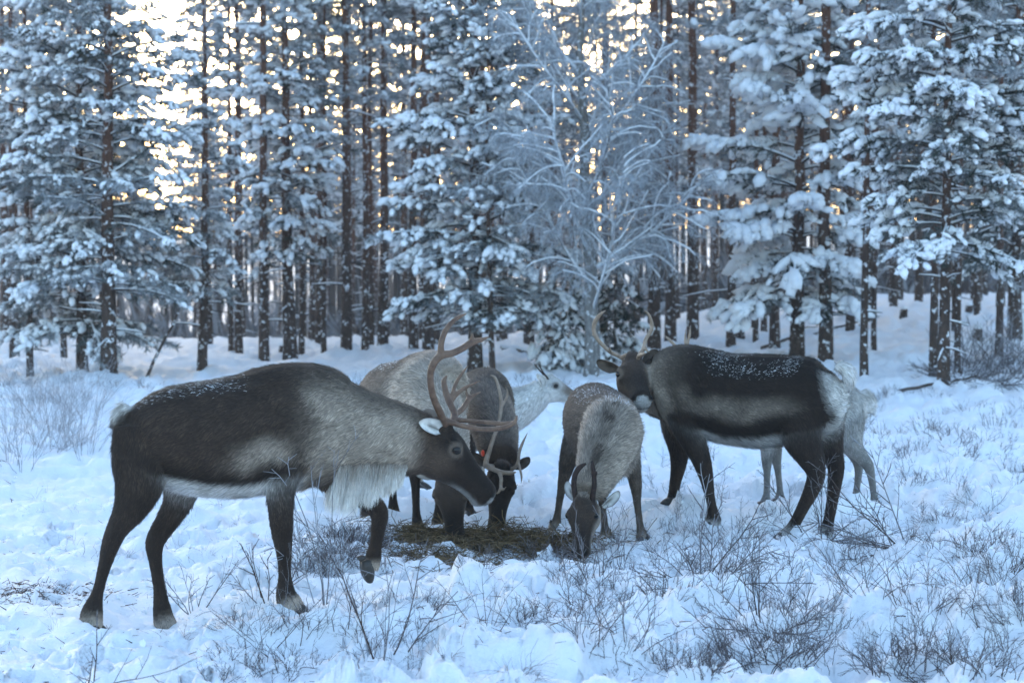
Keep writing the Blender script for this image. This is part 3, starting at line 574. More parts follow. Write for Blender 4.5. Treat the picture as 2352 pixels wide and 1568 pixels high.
def m_snow(name, scale=1.0, ground=False):
    m, nt, b = mat_new(name); tc = nd(nt, 'ShaderNodeTexCoord')
    n1 = nd(nt, 'ShaderNodeTexNoise', i_Scale=7.0 * scale, i_Detail=8.0, i_Roughness=.62); n2 = nd(nt, 'ShaderNodeTexNoise', i_Scale=60.0 * scale, i_Detail=5.0, i_Roughness=.7)
    for n in (n1, n2): nt.links.new(tc.outputs['Object'], n.inputs['Vector'])
    nt.links.new(ramp(nt, n1.outputs['Fac'], [(.3, (.80, .82, .85)), (.7, (.89, .90, .92))]), b.inputs['Base Color'])
    bu = nd(nt, 'ShaderNodeBump', i_Strength=.7, i_Distance=.04); nt.links.new(n1.outputs['Fac'], bu.inputs['Height'])
    b2 = nd(nt, 'ShaderNodeBump', i_Strength=.6, i_Distance=.010); nt.links.new(n2.outputs['Fac'], b2.inputs['Height']); nt.links.new(bu.outputs[0], b2.inputs['Normal'])
    nt.links.new(b2.outputs[0], b.inputs['Normal']); b.inputs['Roughness'].default_value = .7; b.inputs['Specular IOR Level'].default_value = .2
    return m
M_SNOW = m_snow('snow'); M_SNOWG = m_snow('snow_ground')
_y = np.concatenate([[-120, -50, -20, -8, -3, 0, 1.2, 2.2], np.geomspace(3.0, 62, 600), np.geomspace(63, 740, 46)])
_hw = np.where(_y < 62, .34 * np.maximum(_y, 3) + 1.0, .5 * _y)
_lin = np.linspace(-1, 1, 380); _q = np.linspace(0, 1, 13)[1:]
GX = np.stack([np.concatenate([-(h_ * (745 / h_) ** _q)[::-1], _lin * h_, h_ * (745 / h_) ** _q]) for h_ in _hw]); GY = np.repeat(_y[:, None], GX.shape[1], 1); GZ = ground_z(GX.ravel(), GY.ravel()).reshape(GX.shape)
_rp = np.random.RandomState(33)                              # hoof prints and scuffs around the herd
for _k in range(420):
    if _k < 150: py_ = _rp.uniform(6.5, 12.5); px_ = _rp.uniform(-.27, -.02) * py_
    elif _k < 330: py_ = _rp.uniform(8.5, 14); px_ = _rp.uniform(-.08, .24) * py_
    else: py_ = _rp.uniform(5.2, 9); px_ = _rp.uniform(-.27, .27) * py_
    if ((px_ - _fx) ** 2 + (py_ - _fy) ** 2).min() < .03: continue
    r0, r1 = np.searchsorted(_y, [py_ - .3, py_ + .3]); an = _rp.rand() * 3.14; sx = _rp.uniform(.045, .085); sy = _rp.uniform(.035, .055); dp = _rp.uniform(.03, .075)
    dx = GX[r0:r1] - px_; dy = GY[r0:r1] - py_; u_ = (dx * math.cos(an) + dy * math.sin(an)) / sx; v_ = (-dx * math.sin(an) + dy * math.cos(an)) / sy; r_ = np.sqrt(u_ * u_ + v_ * v_)
    GZ[r0:r1] += dp * (-(1 - sstep(.7, 1.15, r_)) + .38 * np.exp(-((r_ - 1.45) / .33) ** 2) * (.5 + noise2(dx * 25 + _k, dy * 25, 3)))
GZ = GZ.ravel()
_n, _m = GX.shape; _i = (np.arange(_n - 1)[:, None] * _m + np.arange(_m - 1)[None]).ravel()
g = obj('snow_ground', mk_mesh('snow_ground', np.stack([GX.ravel(), GY.ravel(), GZ], 1), np.stack([_i, _i + 1, _i + _m + 1, _i + _m], 1), True), None, M_SNOWG); tag(g, 'rough trodden snow of the forest clearing', kind='structure')
# ------------------------------------------------------------------ forest materials
def m_bark(name, lo, hi, red):
    m, nt, b = mat_new(name); tc = nd(nt, 'ShaderNodeTexCoord'); mp = nd(nt, 'ShaderNodeMapping'); mp.inputs['Scale'].default_value = (1, 1, .35)
    nt.links.new(tc.outputs['Object'], mp.inputs['Vector'])
    n1 = nd(nt, 'ShaderNodeTexNoise', i_Scale=26.0, i_Detail=7.0, i_Roughness=.65); nt.links.new(mp.outputs[0], n1.inputs['Vector'])
    c1 = ramp(nt, n1.outputs['Fac'], [(.35, lo), (.65, hi)]); sx = nd(nt, 'ShaderNodeSeparateXYZ'); nt.links.new(tc.outputs['Object'], sx.inputs[0])
    mr = nd(nt, 'ShaderNodeMapRange'); mr.inputs['From Min'].default_value = 1.2; mr.inputs['From Max'].default_value = 3.6; nt.links.new(sx.outputs['Z'], mr.inputs['Value'])
    c2 = ramp(nt, n1.outputs['Fac'], [(.35, red), (.65, tuple(min(1, v * 1.9) for v in red))])
    mx = nd(nt, 'ShaderNodeMix', data_type='RGBA'); nt.links.new(mr.outputs[0], mx.inputs['Factor']); nt.links.new(c1, mx.inputs['A']); nt.links.new(c2, mx.inputs['B'])
    # snow blown against the bark in flecks
    n2 = nd(nt, 'ShaderNodeTexNoise', i_Scale=13.0, i_Detail=5.0, i_Roughness=.7); nt.links.new(tc.outputs['Object'], n2.inputs['Vector'])
    fl = ramp(nt, n2.outputs['Fac'], [(.57, (0, 0, 0)), (.62, (1, 1, 1))])
    m2 = nd(nt, 'ShaderNodeMix', data_type='RGBA'); nt.links.new(fl, m2.inputs['Factor']); nt.links.new(mx.outputs['Result'], m2.inputs['A']); m2.inputs['B'].default_value = (.8, .82, .85, 1)
    nt.links.new(m2.outputs['Result'], b.inputs['Base Color']); b.inputs['Roughness'].default_value = .9; b.inputs['Specular IOR Level'].default_value = .15
    bu = nd(nt, 'ShaderNodeBump', i_Strength=.8, i_Distance=.02); nt.links.new(n1.outputs['Fac'], bu.inputs['Height']); nt.links.new(bu.outputs[0], b.inputs['Normal'])
    return m
M_BARK = m_bark('pine_bark', (.036, .025, .021), (.09, .062, .050), (.080, .038, .025))
M_BARKP = m_bark('pale_bark', (.12, .115, .11), (.25, .24, .235), (.12, .11, .10))
def m_attr(name, attr, rough=.8, trans=0.0):
    m, nt, b = mat_new(name); at = nd(nt, 'ShaderNodeAttribute', attribute_name=attr); nt.links.new(at.outputs['Color'], b.inputs['Base Color'])
    b.inputs['Roughness'].default_value = rough; b.inputs['Specular IOR Level'].default_value = .15
    return m
M_NEEDLE = m_attr('frosted_needles', 'tint'); M_TWIG = m_attr('frosted_twig', 'tint', .85)
def m_snowclump():
    m, nt, b = mat_new('tree_snow'); tc = nd(nt, 'ShaderNodeTexCoord'); n = nd(nt, 'ShaderNodeTexNoise', i_Scale=24.0, i_Detail=4.0); nt.links.new(tc.outputs['Object'], n.inputs['Vector'])
    bu = nd(nt, 'ShaderNodeBump', i_Strength=.6, i_Distance=.03); nt.links.new(n.outputs['Fac'], bu.inputs['Height']); nt.links.new(bu.outputs[0], b.inputs['Normal'])
    b.inputs['Base Color'].default_value = (.86, .87, .89, 1); b.inputs['Roughness'].default_value = .8; b.inputs['Specular IOR Level'].default_value = .15
    return m
M_TSNOW = m_snowclump()

# ------------------------------------------------------------------ forest kit
def ico(sub):
    import bmesh
    bm = bmesh.new(); bmesh.ops.create_icosphere(bm, subdivisions=sub, radius=1.0); bm.verts.ensure_lookup_table()
    V = np.array([v.co[:] for v in bm.verts]); F = np.array([[v.index for v in f.verts] for f in bm.faces]); bm.free(); return V, F
ICO1 = ico(1); ICO2 = ico(2)
def frames(d):
    d = unit(d); r = np.tile((0, 0, 1.0), (len(d), 1)); r[np.abs(d[:, 2]) > .95] = (1, 0, 0); s = unit(np.cross(d, r)); u = np.cross(s, d); return d, s, u
class Bag:
    """collects instanced templates and tubes as plain arrays"""
    def __init__(s): s.V = []; s.F = []; s.C = []; s.n = 0
    def add(s, V, F, C): s.V.append(V); s.F.append(F + s.n); s.C.append(C); s.n += len(V)
    def scatter(s, tV, tF, P, d, su, sv, sw, col, jitter=None):
        d, a, u = frames(d); n = len(P); t = np.repeat(tV[None], n, 0)
        if jitter is not None: t = t * (1 + jitter)[..., None] if jitter.ndim == 2 else t + jitter
        V = P[:, None] + t[..., :1] * (d * np.asarray(su)[:, None])[:, None] + t[..., 1:2] * (a * np.asarray(sv)[:, None])[:, None] + t[..., 2:] * (u * np.asarray(sw)[:, None])[:, None]
        F = tF[None] + (np.arange(n) * len(tV))[:, None, None]
        s.add(V.reshape(-1, 3), F.reshape(-1, tF.shape[1]), np.repeat(col, len(tV), 0))
    def tube(s, pts, rad, col, k=5):
        pts = np.asarray(pts, float); T = unit(np.gradient(pts, axis=0)); ref = np.array((.3, .9, .1)) if abs(T[0, 2]) > .6 else np.array((0, 0, 1.0))
        U = unit(ref - T * (T @ ref)[:, None]); S = np.cross(T, U); th = np.linspace(0, 2 * np.pi, k, endpoint=False); rad = np.asarray(rad)
        V = (pts[:, None] + rad[:, None, None] * (np.cos(th)[None, :, None] * U[:, None] + np.sin(th)[None, :, None] * S[:, None])).reshape(-1, 3)
        i = np.arange(k); j = (i + 1) % k; F = np.vstack([np.vstack([np.stack([r * k + i, r * k + j, (r + 1) * k + j], 1), np.stack([r * k + i, (r + 1) * k + j, (r + 1) * k + i], 1)]) for r in range(len(pts) - 1)])
        C = np.broadcast_to(np.asarray(col, float), (len(pts), 3)) if np.ndim(col) < 3 else col
        s.add(V, F, np.repeat(C, k, 0))
    def mesh(s, name, mat, smooth=True, attr='tint'):
        return mk_mesh(name, np.vstack(s.V), [np.vstack(s.F)], smooth, mats=[mat], col=np.clip(np.vstack(s.C), 0, .92), colname=attr)
def needle_tuft(n=11, seed=0):
    rs = np.random.RandomState(seed); V = []; F = []
    for i in range(n):
        a = 2 * math.pi * (i / n) + rs.rand() * .5; sp = .25 + .75 * rs.rand(); d = np.array((1 - .55 * sp, math.cos(a) * sp, math.sin(a) * sp)); d /= np.linalg.norm(d)
        w = unit(np.cross(d, rs.randn(3))) * .085; b = np.array((-.35 + .55 * rs.rand(), 0, 0)); L = .75 + .5 * rs.rand(); k = len(V)
        V += [b - w, b + w, b + d * L]; F.append((k, k + 1, k + 2))
    return np.array(V), np.array(F)
TUFTS = [needle_tuft(11, i) for i in range(3)]
GREEN = np.array((.030, .042, .034)); FROST = np.array((.58, .60, .63))

def make_pine(seed, h, cb, rad, snow=1.0, frost=.4, whorl=.36, per=5, trunk_r=.09, dens=1.0, up0=.25, droop=.55, lean=(0, 0), vis_top=None, stubs=6, tuft=.085, lump=1.0, shape=.75, spruce=False, twig_gap=.16):
    """returns (trunk, limbs, needles, snow) meshes, base at z = 0"""
    rs = np.random.RandomState(seed); vt = vis_top or h
    bt = Bag(); bl = Bag(); bn = Bag(); bs = Bag()
    zz = np.linspace(-.25, h, 16); wob = np.cumsum(rs.randn(16, 2) * .012, 0); k = zz / h
    cx = np.interp(zz, zz, wob[:, 0]) + lean[0] * k; cy = wob[:, 1] + lean[1] * k
    tr = trunk_r * (1.0 - .88 * np.clip(k, 0, 1)); tr[0] *= 1.35; tr[1] *= 1.08
    bt.tube(np.stack([cx, cy, zz], 1), np.maximum(tr, .012), (.1, .1, .1), 9)
    axis = lambda z: np.array((np.interp(z, zz, cx), np.interp(z, zz, cy), z))
    rt = lambda z: np.interp(z, zz, tr)
    for i in range(stubs):                                    # dead snags below the crown
        z = rs.uniform(.5, max(cb, .9)); a = rs.rand() * 6.28; L = rs.uniform(.15, .8); d = np.array((math.cos(a), math.sin(a), rs.uniform(-.25, .2)))
        p0 = axis(z); pts = [p0, p0 + d * L * .5, p0 + d * L + np.array((0, 0, -.06 * L))]; bl.tube(pts, [.012, .008, .003], (.045, .04, .038), 4)
        if rs.rand() < .7: bs.tube([q + np.array((0, 0, .012)) for q in pts], [.013, .012, .004], (.8, .82, .85), 4)
    tp, td, tl = [], [], []
    z = cb
    while z < h - .12:
        f = (z - cb) / (h - cb); prof = (1 - f) ** shape * (.75 + .25 * min(1, f * 6)) + .04
        nb = max(3, int(per * (1 - .35 * f) + rs.rand()))
        if z > vt: nb = max(2, nb - 2)
        a0 = rs.rand() * 6.28
        for b in range(nb):
            if rs.rand() < .08: continue
            a = a0 + 6.28 * b / nb + rs.randn() * .25; L = rad * prof * rs.uniform(.65, 1.15); el = up0 * (1 - .3 * f) + .6 * f * (0 if spruce else 1) + rs.randn() * .10
            p = axis(z + rs.randn() * .06); d = np.array((math.cos(a) * math.cos(el), math.sin(a) * math.cos(el), math.sin(el))); seg = 5; pts = [p]
            hor = np.array((math.cos(a), math.sin(a), 0)); tan = np.array((-math.sin(a), math.cos(a), 0))
            for s_ in range(seg):
                d = unit(d + np.array((0, 0, -droop * (1.1 if s_ < 3 else .9))) / seg * (1 - .5 * f) + rs.randn(3) * .05); pts.append(pts[-1] + d * L / seg)
            pts = np.array(pts); r0 = max(.006, .018 * L / 1.2); bl.tube(pts, np.linspace(r0, .004, seg + 1), (.05, .04, .035), 4)
            if L > .35 and rs.rand() < .8 * snow + .2: bs.tube(pts + np.array((0, 0, r0 * .9)), np.linspace(r0 * .9, .012, seg + 1) * (.7 + .6 * rs.rand(seg + 1)), (.8, .82, .85), 4)
            nt_ = max(2, int(L * dens / twig_gap)); 
            for i in range(nt_):
                q = (i + .6 + rs.rand() * .4) / nt_ * .78 + .22; x = q * seg; i0 = min(int(x), seg - 1); pp = pts[i0] + (pts[i0 + 1] - pts[i0]) * (x - i0)
                sd = 1 if (i % 2) else -1; bd = unit(pts[i0 + 1] - pts[i0]); ang = rs.uniform(.5, 1.1) * (1 - .5 * max(0, q - .8) / .2)
                td_ = unit(bd * math.cos(ang) + tan * sd * math.sin(ang) + np.array((0, 0, rs.uniform(-.30, .15) - (.25 if spruce else 0))))
                tp.append(pp); td.append(td_); tl.append(min(.42, .16 + .30 * (1 - q) * L) * rs.uniform(.7, 1.25))
            tp.append(pts[-1]); td.append(d); tl.append(.16)
        z += whorl * rs.uniform(.75, 1.2) * (1.0 if z < vt else 1.8)
    tp = np.array(tp); td = np.array(td); tl = np.array(tl); n = len(tp)
    # needles: sprays set along each twig
    per_t = np.clip((tl / .075).astype(int), 2, 6); rep = np.repeat(np.arange(n), per_t); fr = np.concatenate([(np.arange(m_) + .6) / m_ for m_ in per_t])
    hang = np.array((0, 0, -1.0)) * (.25 * snow)
    P = tp[rep] + td[rep] * (tl[rep] * fr)[:, None] + hang * (tl[rep] * fr ** 2)[:, None]; D_ = unit(td[rep] + hang * fr[:, None] * 1.2 + rs.randn(len(rep), 3) * .22)
    fz = np.clip(frost + .55 * (noise3(P, 2.2, 3) - .5) * 2 + rs.randn(len(rep)) * .16, 0, 1)[:, None]
    col = GREEN * (1 + rs.randn(len(rep), 1) * .25) * (1 - fz) + FROST * fz; sz = tuft * (.8 + .45 * rs.rand(len(rep)))
    for t_ in range(3):
        m = np.arange(len(rep)) % 3 == t_; bn.scatter(*TUFTS[t_], P[m], D_[m], sz[m], sz[m], sz[m], col[m])
    # twig wood
    # snow: bolsters lying on the sprays, heavier at the tips, hanging over like paws
    load = np.clip(snow * (.30 + 1.5 * (noise3(tp, 1.3, 7) - .28)), 0, 1.3); keep = rs.rand(n) < load; sp_ = tp[keep]; sd_ = td[keep]; sl = tl[keep]; ld = load[keep]; m = len(sp_)
    if m:
        white = np.array((.86, .87, .89))
        for fr_, prob, sz0, lx in ((.2, .75, .8, 1.5), (.5, 1.0, 1.0, 1.45), (.8, .95, 1.0, 1.2), (1.1, .5, .85, 1.1)):
            k2 = rs.rand(m) < prob; m2 = k2.sum(); big = (.50 + .75 * rs.rand(m2) ** 1.6) * lump * sz0 * (.7 + .4 * ld[k2]); jit = (rs.rand(m2, len(ICO1[0])) - .5) * .55
            pos = sp_[k2] + sd_[k2] * (sl[k2] * fr_)[:, None] + hang * (sl[k2] * fr_ ** 2)[:, None] + np.array((0, 0, .022)) + rs.randn(m2, 3) * .022
            bs.scatter(ICO1[0], ICO1[1], pos, unit(sd_[k2] + np.array((0, 0, -.9)) * (fr_ ** 1.6 * (.3 + .9 * rs.rand(m2)))[:, None] + rs.randn(m2, 3) * .22), .066 * big * lx, .046 * big, .036 * big, np.tile(white, (m2, 1)), jit)
    return [bt.mesh('trunk', M_BARK), bl.mesh('limbs', M_TWIG), bn.mesh('needles', M_NEEDLE, False), bs.mesh('snow_load', M_TSNOW)]

def plant_tree(meshes, name, loc, rz, sc, label, group=None, cat='pine tree'):
    o = empty(name, loc, rz); o.scale = (sc, sc, sc * 1.0); tag(o, label, cat, group)
    tr = obj('trunk', meshes[0], o); cr = obj('crown', meshes[2], o); b_ = obj('branches', meshes[1], cr); s_ = obj('snow_load', meshes[3], cr)
    for p_ in (cr, b_, s_): p_['kind'] = 'stuff'
    return o
def foot(px, py):
    """where the sight line meets the snow"""
    d = ray(px, py); Y = 8.0; prev = None
    ys = np.linspace(6, 70, 1600); xs = d.x / d.y * ys; zs = CAM_H + d.z / d.y * ys; g_ = base_z(xs, ys); i = np.argmax(zs < g_)
    y = ys[i] if (zs < g_).any() else 45.0; x = d.x / d.y * y; return x, y
def trunk_r(px_w, y): return px_w * y / FPX / 2

# ------------------------------------------------------------------ named trees of the clearing's edge
ND = dict(twig_gap=.085, whorl=.25, per=6, shape=.5, tuft=.105)
def named(px, py, label, seed, rz=0.0, name='pine_tree', **kw):
    x, y = foot(px, py); z = gz(x, y) - .03; wpx = kw.pop('wpx', 30); kw.setdefault('trunk_r', trunk_r(wpx, y) * 1.05); grp = kw.pop('grp', None)
    return plant_tree(make_pine(seed, **{**ND, **kw}), name, (x, y, z), rz, 1.0, label, grp), (x, y)
named(188, 872, 'broad snow-laden young pine leaning towards the tall dry grass', 11, h=7.6, cb=.62, rad=1.6, snow=1.0, frost=.34, wpx=26, vis_top=5.2, lump=1.3)
named(250, 884, 'thick grey-barked pine standing against the broad snow-laden one', 12, h=8.2, cb=1.3, rad=1.25, snow=.9, frost=.34, wpx=36, vis_top=5.2, per=5)
named(466, 862, 'slim pine with a small round snowy crown beside the leaning dead pole', 13, h=6.2, cb=1.25, rad=.66, snow=.95, frost=.45, wpx=22, per=5, vis_top=5.2, whorl=.25)
named(664, 830, 'pine with snow heaped on a compact crown in front of tall bare trunks', 14, h=8.5, cb=1.8, rad=.85, snow=1.0, frost=.24, wpx=30, vis_top=6.5, lump=1.3)
named(1092, 862, 'tall snow-covered pine with long drooping lower boughs behind the feeding deer', 15, h=8.0, cb=.9, rad=1.55, snow=1.0, frost=.28, wpx=32, vis_top=5.4, lump=1.35)
named(1132, 868, 'thin-stemmed pine with a narrow snow-loaded crown beside the tall snowy one', 16, h=5.2, cb=.85, rad=.62, snow=1.0, frost=.4, wpx=14, per=5, lump=1.2)
named(1828, 838, 'big snow-loaded pine with reddish trunk behind the black-backed reindeer', 17, h=8.2, cb=.95, rad=1.55, snow=1.15, frost=.14, wpx=33, vis_top=5.2, lump=1.9, whorl=.30)
named(2168, 912, 'pine with a tall bare reddish trunk and boughs only on its upper half', 18, h=8.0, cb=1.75, rad=1.45, snow=.95, frost=.13, wpx=27, vis_top=5.0, lump=1.25)
named(2330, 800, 'dark dense pine with little snow at the clearing edge by the brush pile', 19, h=9.0, cb=1.3, rad=1.3, snow=.45, frost=.12, wpx=30, vis_top=6.5)

# frosted birch with a small spruce at its foot
def make_birch(seed, h, tr0):
    rs = np.random.RandomState(seed); bt = Bag(); bl = Bag(); bs = Bag()
    zz = np.linspace(-.2, h, 18); w = np.cumsum(rs.randn(18, 2) * .03, 0); ax = np.stack([w[:, 0], w[:, 1], zz], 1); r = tr0 * (1 - .9 * np.clip(zz / h, 0, 1)); bt.tube(ax, np.maximum(r, .008), (.2, .2, .2), 9)
    def shade(n): f = np.clip(.70 + .22 * rs.randn(), .2, .98); return np.array((.055, .045, .045)) * (1 - f) + np.array((.55, .58, .62)) * f
    def limb(p, d, L, r0, lev):
        seg = 6 if lev < 2 else 4; pts = [p]
        for i in range(seg):
            g_ = .10 if lev == 0 else (-.10 if lev == 1 else -.22)
            d = unit(d + rs.randn(3) * (.10 + .05 * lev) + np.array((0, 0, g_))); pts.append(pts[-1] + d * L / seg)
        pts = np.array(pts); bl.tube(pts, np.linspace(r0, max(.0022, r0 * .35), seg + 1), shade(1), 4 if lev < 2 else 3)
        if lev < 2: bs.tube(pts + np.array((0, 0, r0 * 1.0 + .004)), np.linspace(r0 * 1.25, .007, seg + 1) * (1 if lev == 0 else 1.3) * (.6 + .7 * rs.rand(seg + 1)), (.84, .86, .88), 4)
        if lev < 3:
            n = {0: int(7 + L * 7), 1: int(6 + L * 10), 2: 4}[lev]
            for i in range(n):
                q = .15 + .85 * (i + rs.rand()) / n; x = min(q, .999) * seg; i0 = int(x); pp = pts[i0] + (pts[i0 + 1] - pts[i0]) * (x - i0); bd = unit(pts[i0 + 1] - pts[i0])
                sd = unit(np.cross(bd, rs.randn(3))); nd_ = unit(bd + sd * rs.uniform(.6, 1.1)); limb(pp, nd_, L * rs.uniform(.28, .5) * (1.1 - .5 * q) if lev < 2 else rs.uniform(.10, .2), r0 * .42 if lev < 2 else .0026, lev + 1)
    z = .9
    while z < h - .3:
        a = rs.rand() * 6.28; el = rs.uniform(.45, .95); L = (2.15 * (1 - z / h) ** .55 + .25) * rs.uniform(.75, 1.15); i = np.interp(z, zz, np.arange(18)); p = np.array((np.interp(z, zz, ax[:, 0]), np.interp(z, zz, ax[:, 1]), z))
        limb(p, np.array((math.cos(a) * math.cos(el), math.sin(a) * math.cos(el), math.sin(el))), L, .020 * (.6 + .5 * (1 - z / h)), 0); z += rs.uniform(.13, .25) * (1 if z < 5 else 2.0)
    return [bt.mesh('trunk', M_BARKP), bl.mesh('twigs', M_TWIG), bs.mesh('snow_load', M_TSNOW)]
bx, by = foot(1346, 872)
bm_ = make_birch(5, 7.0, trunk_r(38, by)); o = empty('birch_tree', (bx, by, gz(bx, by) - .03)); tag(o, 'bare birch with pale trunk, every twig coated in hoarfrost', 'birch tree')
obj('trunk', bm_[0], o); cr = obj('crown', bm_[1], o); cr['kind'] = 'stuff'; s_ = obj('snow_load', bm_[2], cr); s_['kind'] = 'stuff'
for (px, py, hh, rr, sd, lab) in ((1300, 858, 1.75, .66, 31, 'small dark spruce under thick snow slabs at the foot of the frosted birch'), (1412, 846, 1.9, .55, 32, 'dark green young spruce with little snow, half behind the birch trunk')):
    x, y = foot(px, py); plant_tree(make_pine(sd, h=hh, cb=.12, rad=rr, snow=.8 if sd == 31 else .35, frost=.03, whorl=.14, per=7, trunk_r=.03, dens=1.1, up0=-.15, droop=.5, stubs=0, tuft=.07, lump=1.35, shape=.8, spruce=True, twig_gap=.075), 'spruce_tree', (x, y, gz(x, y) - .02), .4, 1.0, lab, None, 'spruce tree')

# ------------------------------------------------------------------ the pine forest behind: every trunk a tree
KINDS = [make_pine(100 + i, h=h_, cb=cb_, rad=r_, snow=sn, frost=fr, whorl=.42, per=5, trunk_r=tr_, up0=.2, droop=.45, vis_top=None, stubs=10, tuft=.15, lump=1.25, shape=.42, twig_gap=.17)
         for i, (h_, cb_, r_, sn, fr, tr_) in enumerate([(12.5, 4.9, .95, .75, .52, .066), (13.0, 5.8, .85, .6, .50, .074), (11.0, 3.6, 1.0, .85, .56, .060), (13.5, 6.4, .95, .55, .46, .084), (10.5, 5.0, .6, .7, .52, .046)])]
rs = np.random.RandomState(21); spots = []
FIX = [(68, 868, 16), (735, 800, 22), (612, 832, 22), (552, 812, 18), (1005, 800, 20), (985, 820, 24), (955, 812, 20), (792, 822, 30), (880, 812, 22), (840, 818, 16), (1500, 820, 30), (1540, 800, 24), (1590, 790, 26), (1680, 806, 20), (1735, 790, 12), (1785, 800, 22), (1895, 840, 34), (1985, 876, 18), (2008, 815, 12), (2142, 878, 20), (2200, 860, 14), (2290, 840, 18), (1940, 730, 22), (2045, 700, 14), (2110, 706, 20), (1215, 800, 22), (1265, 800, 16), (745, 822, 12), (690, 822, 14), (530, 820, 12), (150, 830, 14), (30, 835, 16)]
for px, py, wd in FIX:
    x, y = foot(px, py); spots.append((x, y, wd))
for it in range(9000):
    if len(spots) > 296: break
    y = rs.uniform(33, 100) if rs.rand() < .8 else rs.uniform(27, 40); s = rs.uniform(-.31, .31); x = s * y
    px = W / 2 + FPX * s
    if y < 36 + 10 * (s > .1) and s < .12 and abs(s) < .27: continue
    if 290 < px < 470 and (y < 70 or 320 < px < 445): continue
    if 492 < px < 540: continue
    if 90 < px < 160 and y < 60 and rs.rand() < .8: continue
    if px < 1000 and rs.rand() < .15: continue
    if 560 < px < 605: continue
    if y < 34 and abs(s) < .26: continue
    if any((x - a) ** 2 + (y - b) ** 2 < 1.5 for a, b, _ in spots): continue
    spots.append((x, y, None))
LAND = [(200, 'broad snow-laden pine'), (466, 'slim round-crowned pine'), (664, 'compact snowy pine'), (900, 'walking bull'), (1110, 'long-boughed snowy pine'), (1346, 'frosted birch'), (1590, 'dark deer\'s antlers'), (1828, 'red-trunked snowy pine'), (2010, 'white rump'), (2168, 'bare-trunked pine'), (2330, 'dark dense pine')]
for i, (x, y, wd) in enumerate(spots):
    k = rs.randint(5); sc = rs.uniform(.82, 1.12)
    if wd: 
        want = trunk_r(wd, y); k = int(np.argmin([abs(want - t) + rs.rand() * .02 for t in (.066, .074, .060, .084, .046)])); sc = np.clip(want / (.066, .074, .060, .084, .046)[k], .8, 1.15)
    px = W / 2 + FPX * x / y; mark = LAND[int(np.argmin([abs(px - l[0]) for l in LAND]))][1]; right = x > .06 * y
    look = ('even-crowned', 'high-crowned', 'low-boughed snowy', 'thick-trunked', 'thin short-branched')[k]; right = px > 1228
    deep = 'at the front of the stand' if y < 44 else ('in mid stand' if y < 66 else 'deep in the stand')
    plant_tree(KINDS[k], 'forest_pine', (x, y, gz(x, y) - .04), rs.rand() * 6.28, float(sc), f'tall {look} pine {deep} behind the {mark}', 'pines on the snow bank' if right else 'pines beyond the crest')
# the woods farther off, one mass
bf = Bag(); rs = np.random.RandomState(5); N_ = 1150; yy = 74 + 300 * rs.rand(N_) ** 1.7; xx = rs.uniform(-.5, .5, N_) * yy; zz_ = base_z(xx, yy)
for i in range(N_):
    x, y, z = xx[i], yy[i], zz_[i]; h_ = rs.uniform(9, 13) if not 320 < W / 2 + FPX * x / y < 460 else rs.uniform(5, 7.5); t_ = rs.uniform(.035, .075); bf.tube([(x, y, z - .3), (x, y, z + h_ * .5), (x, y, z + h_)], [rs.uniform(.07, .12), .06, .02], (t_ * 1.1, t_, t_), 4)
    n = 26; zc = z + h_ * (.46 + .54 * rs.rand(n)); rr = 1.0 * (1 - (zc - z) / h_) ** .5 + .15; a = rs.rand(n) * 6.28; f = np.clip(.4 + .2 * rs.randn(n), 0, 1)[:, None]
    bf.scatter(*TUFTS[i % 3], np.stack([x + np.cos(a) * rr * .5, y + np.sin(a) * rr * .5, zc], 1), np.stack([np.cos(a), np.sin(a), -.1 + 0 * a], 1), rr, rr, rr * .5, GREEN * (1 - f) + FROST * f)
N_ = 2600; yy = 62 + 200 * rs.rand(N_) ** 1.5; xx = rs.uniform(-.5, .5, N_) * yy; zz_ = base_z(xx, yy); f = np.clip(.3 + .15 * rs.randn(N_), 0, 1)[:, None]; rr = rs.uniform(.5, 1.5, N_)
for t_ in range(3):                                        # frosted undergrowth between the far stems
    m = np.arange(N_) % 3 == t_; bf.scatter(*TUFTS[t_], np.stack([xx, yy, zz_ + rr * .4], 1)[m], np.tile((0, 0, 1.0), (m.sum(), 1)) + rs.randn(m.sum(), 3) * .2, rr[m] * 1.3, rr[m] * .8, rr[m] * .8, (np.array((.085, .065, .06)) * (1 - f) + FROST * f)[m])
o = obj('distant_forest', bf.mesh('distant_forest', M_NEEDLE, False)); tag(o, 'far pine woods seen between the trunks', 'forest', kind='stuff')
# ------------------------------------------------------------------ the reindeer
def dust(t0, t1, u0, amt, k=7.0):
    def f(t, u, w, P, ndist, n):
        pat = noise3(P, k, 31) * .5 + noise3(P, k * 14, 37) * .5
        return amt * sstep(t0, t0 + .08, t) * (1 - sstep(t1 - .08, t1, t)) * sstep(u0 - .15, u0 + .1, u) * sstep(.44, .62, pat) * (ndist < 1.3)
    return f
GRP = None
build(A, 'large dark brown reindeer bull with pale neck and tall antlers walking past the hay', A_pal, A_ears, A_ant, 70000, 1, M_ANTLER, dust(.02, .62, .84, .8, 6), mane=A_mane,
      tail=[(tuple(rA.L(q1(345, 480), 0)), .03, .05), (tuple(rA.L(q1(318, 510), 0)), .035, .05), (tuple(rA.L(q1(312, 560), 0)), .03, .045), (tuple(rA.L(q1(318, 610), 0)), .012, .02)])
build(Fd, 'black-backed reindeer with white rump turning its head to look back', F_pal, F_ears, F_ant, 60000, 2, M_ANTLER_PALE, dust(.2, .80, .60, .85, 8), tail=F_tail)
build(E, 'young grey-brown reindeer with short dark velvet antlers, head lowered to the snow', E_pal, E_ears, E_ant, 55000, 3, M_VELVET, dust(.2, .95, .72, .45, 9), lenk=1.1)
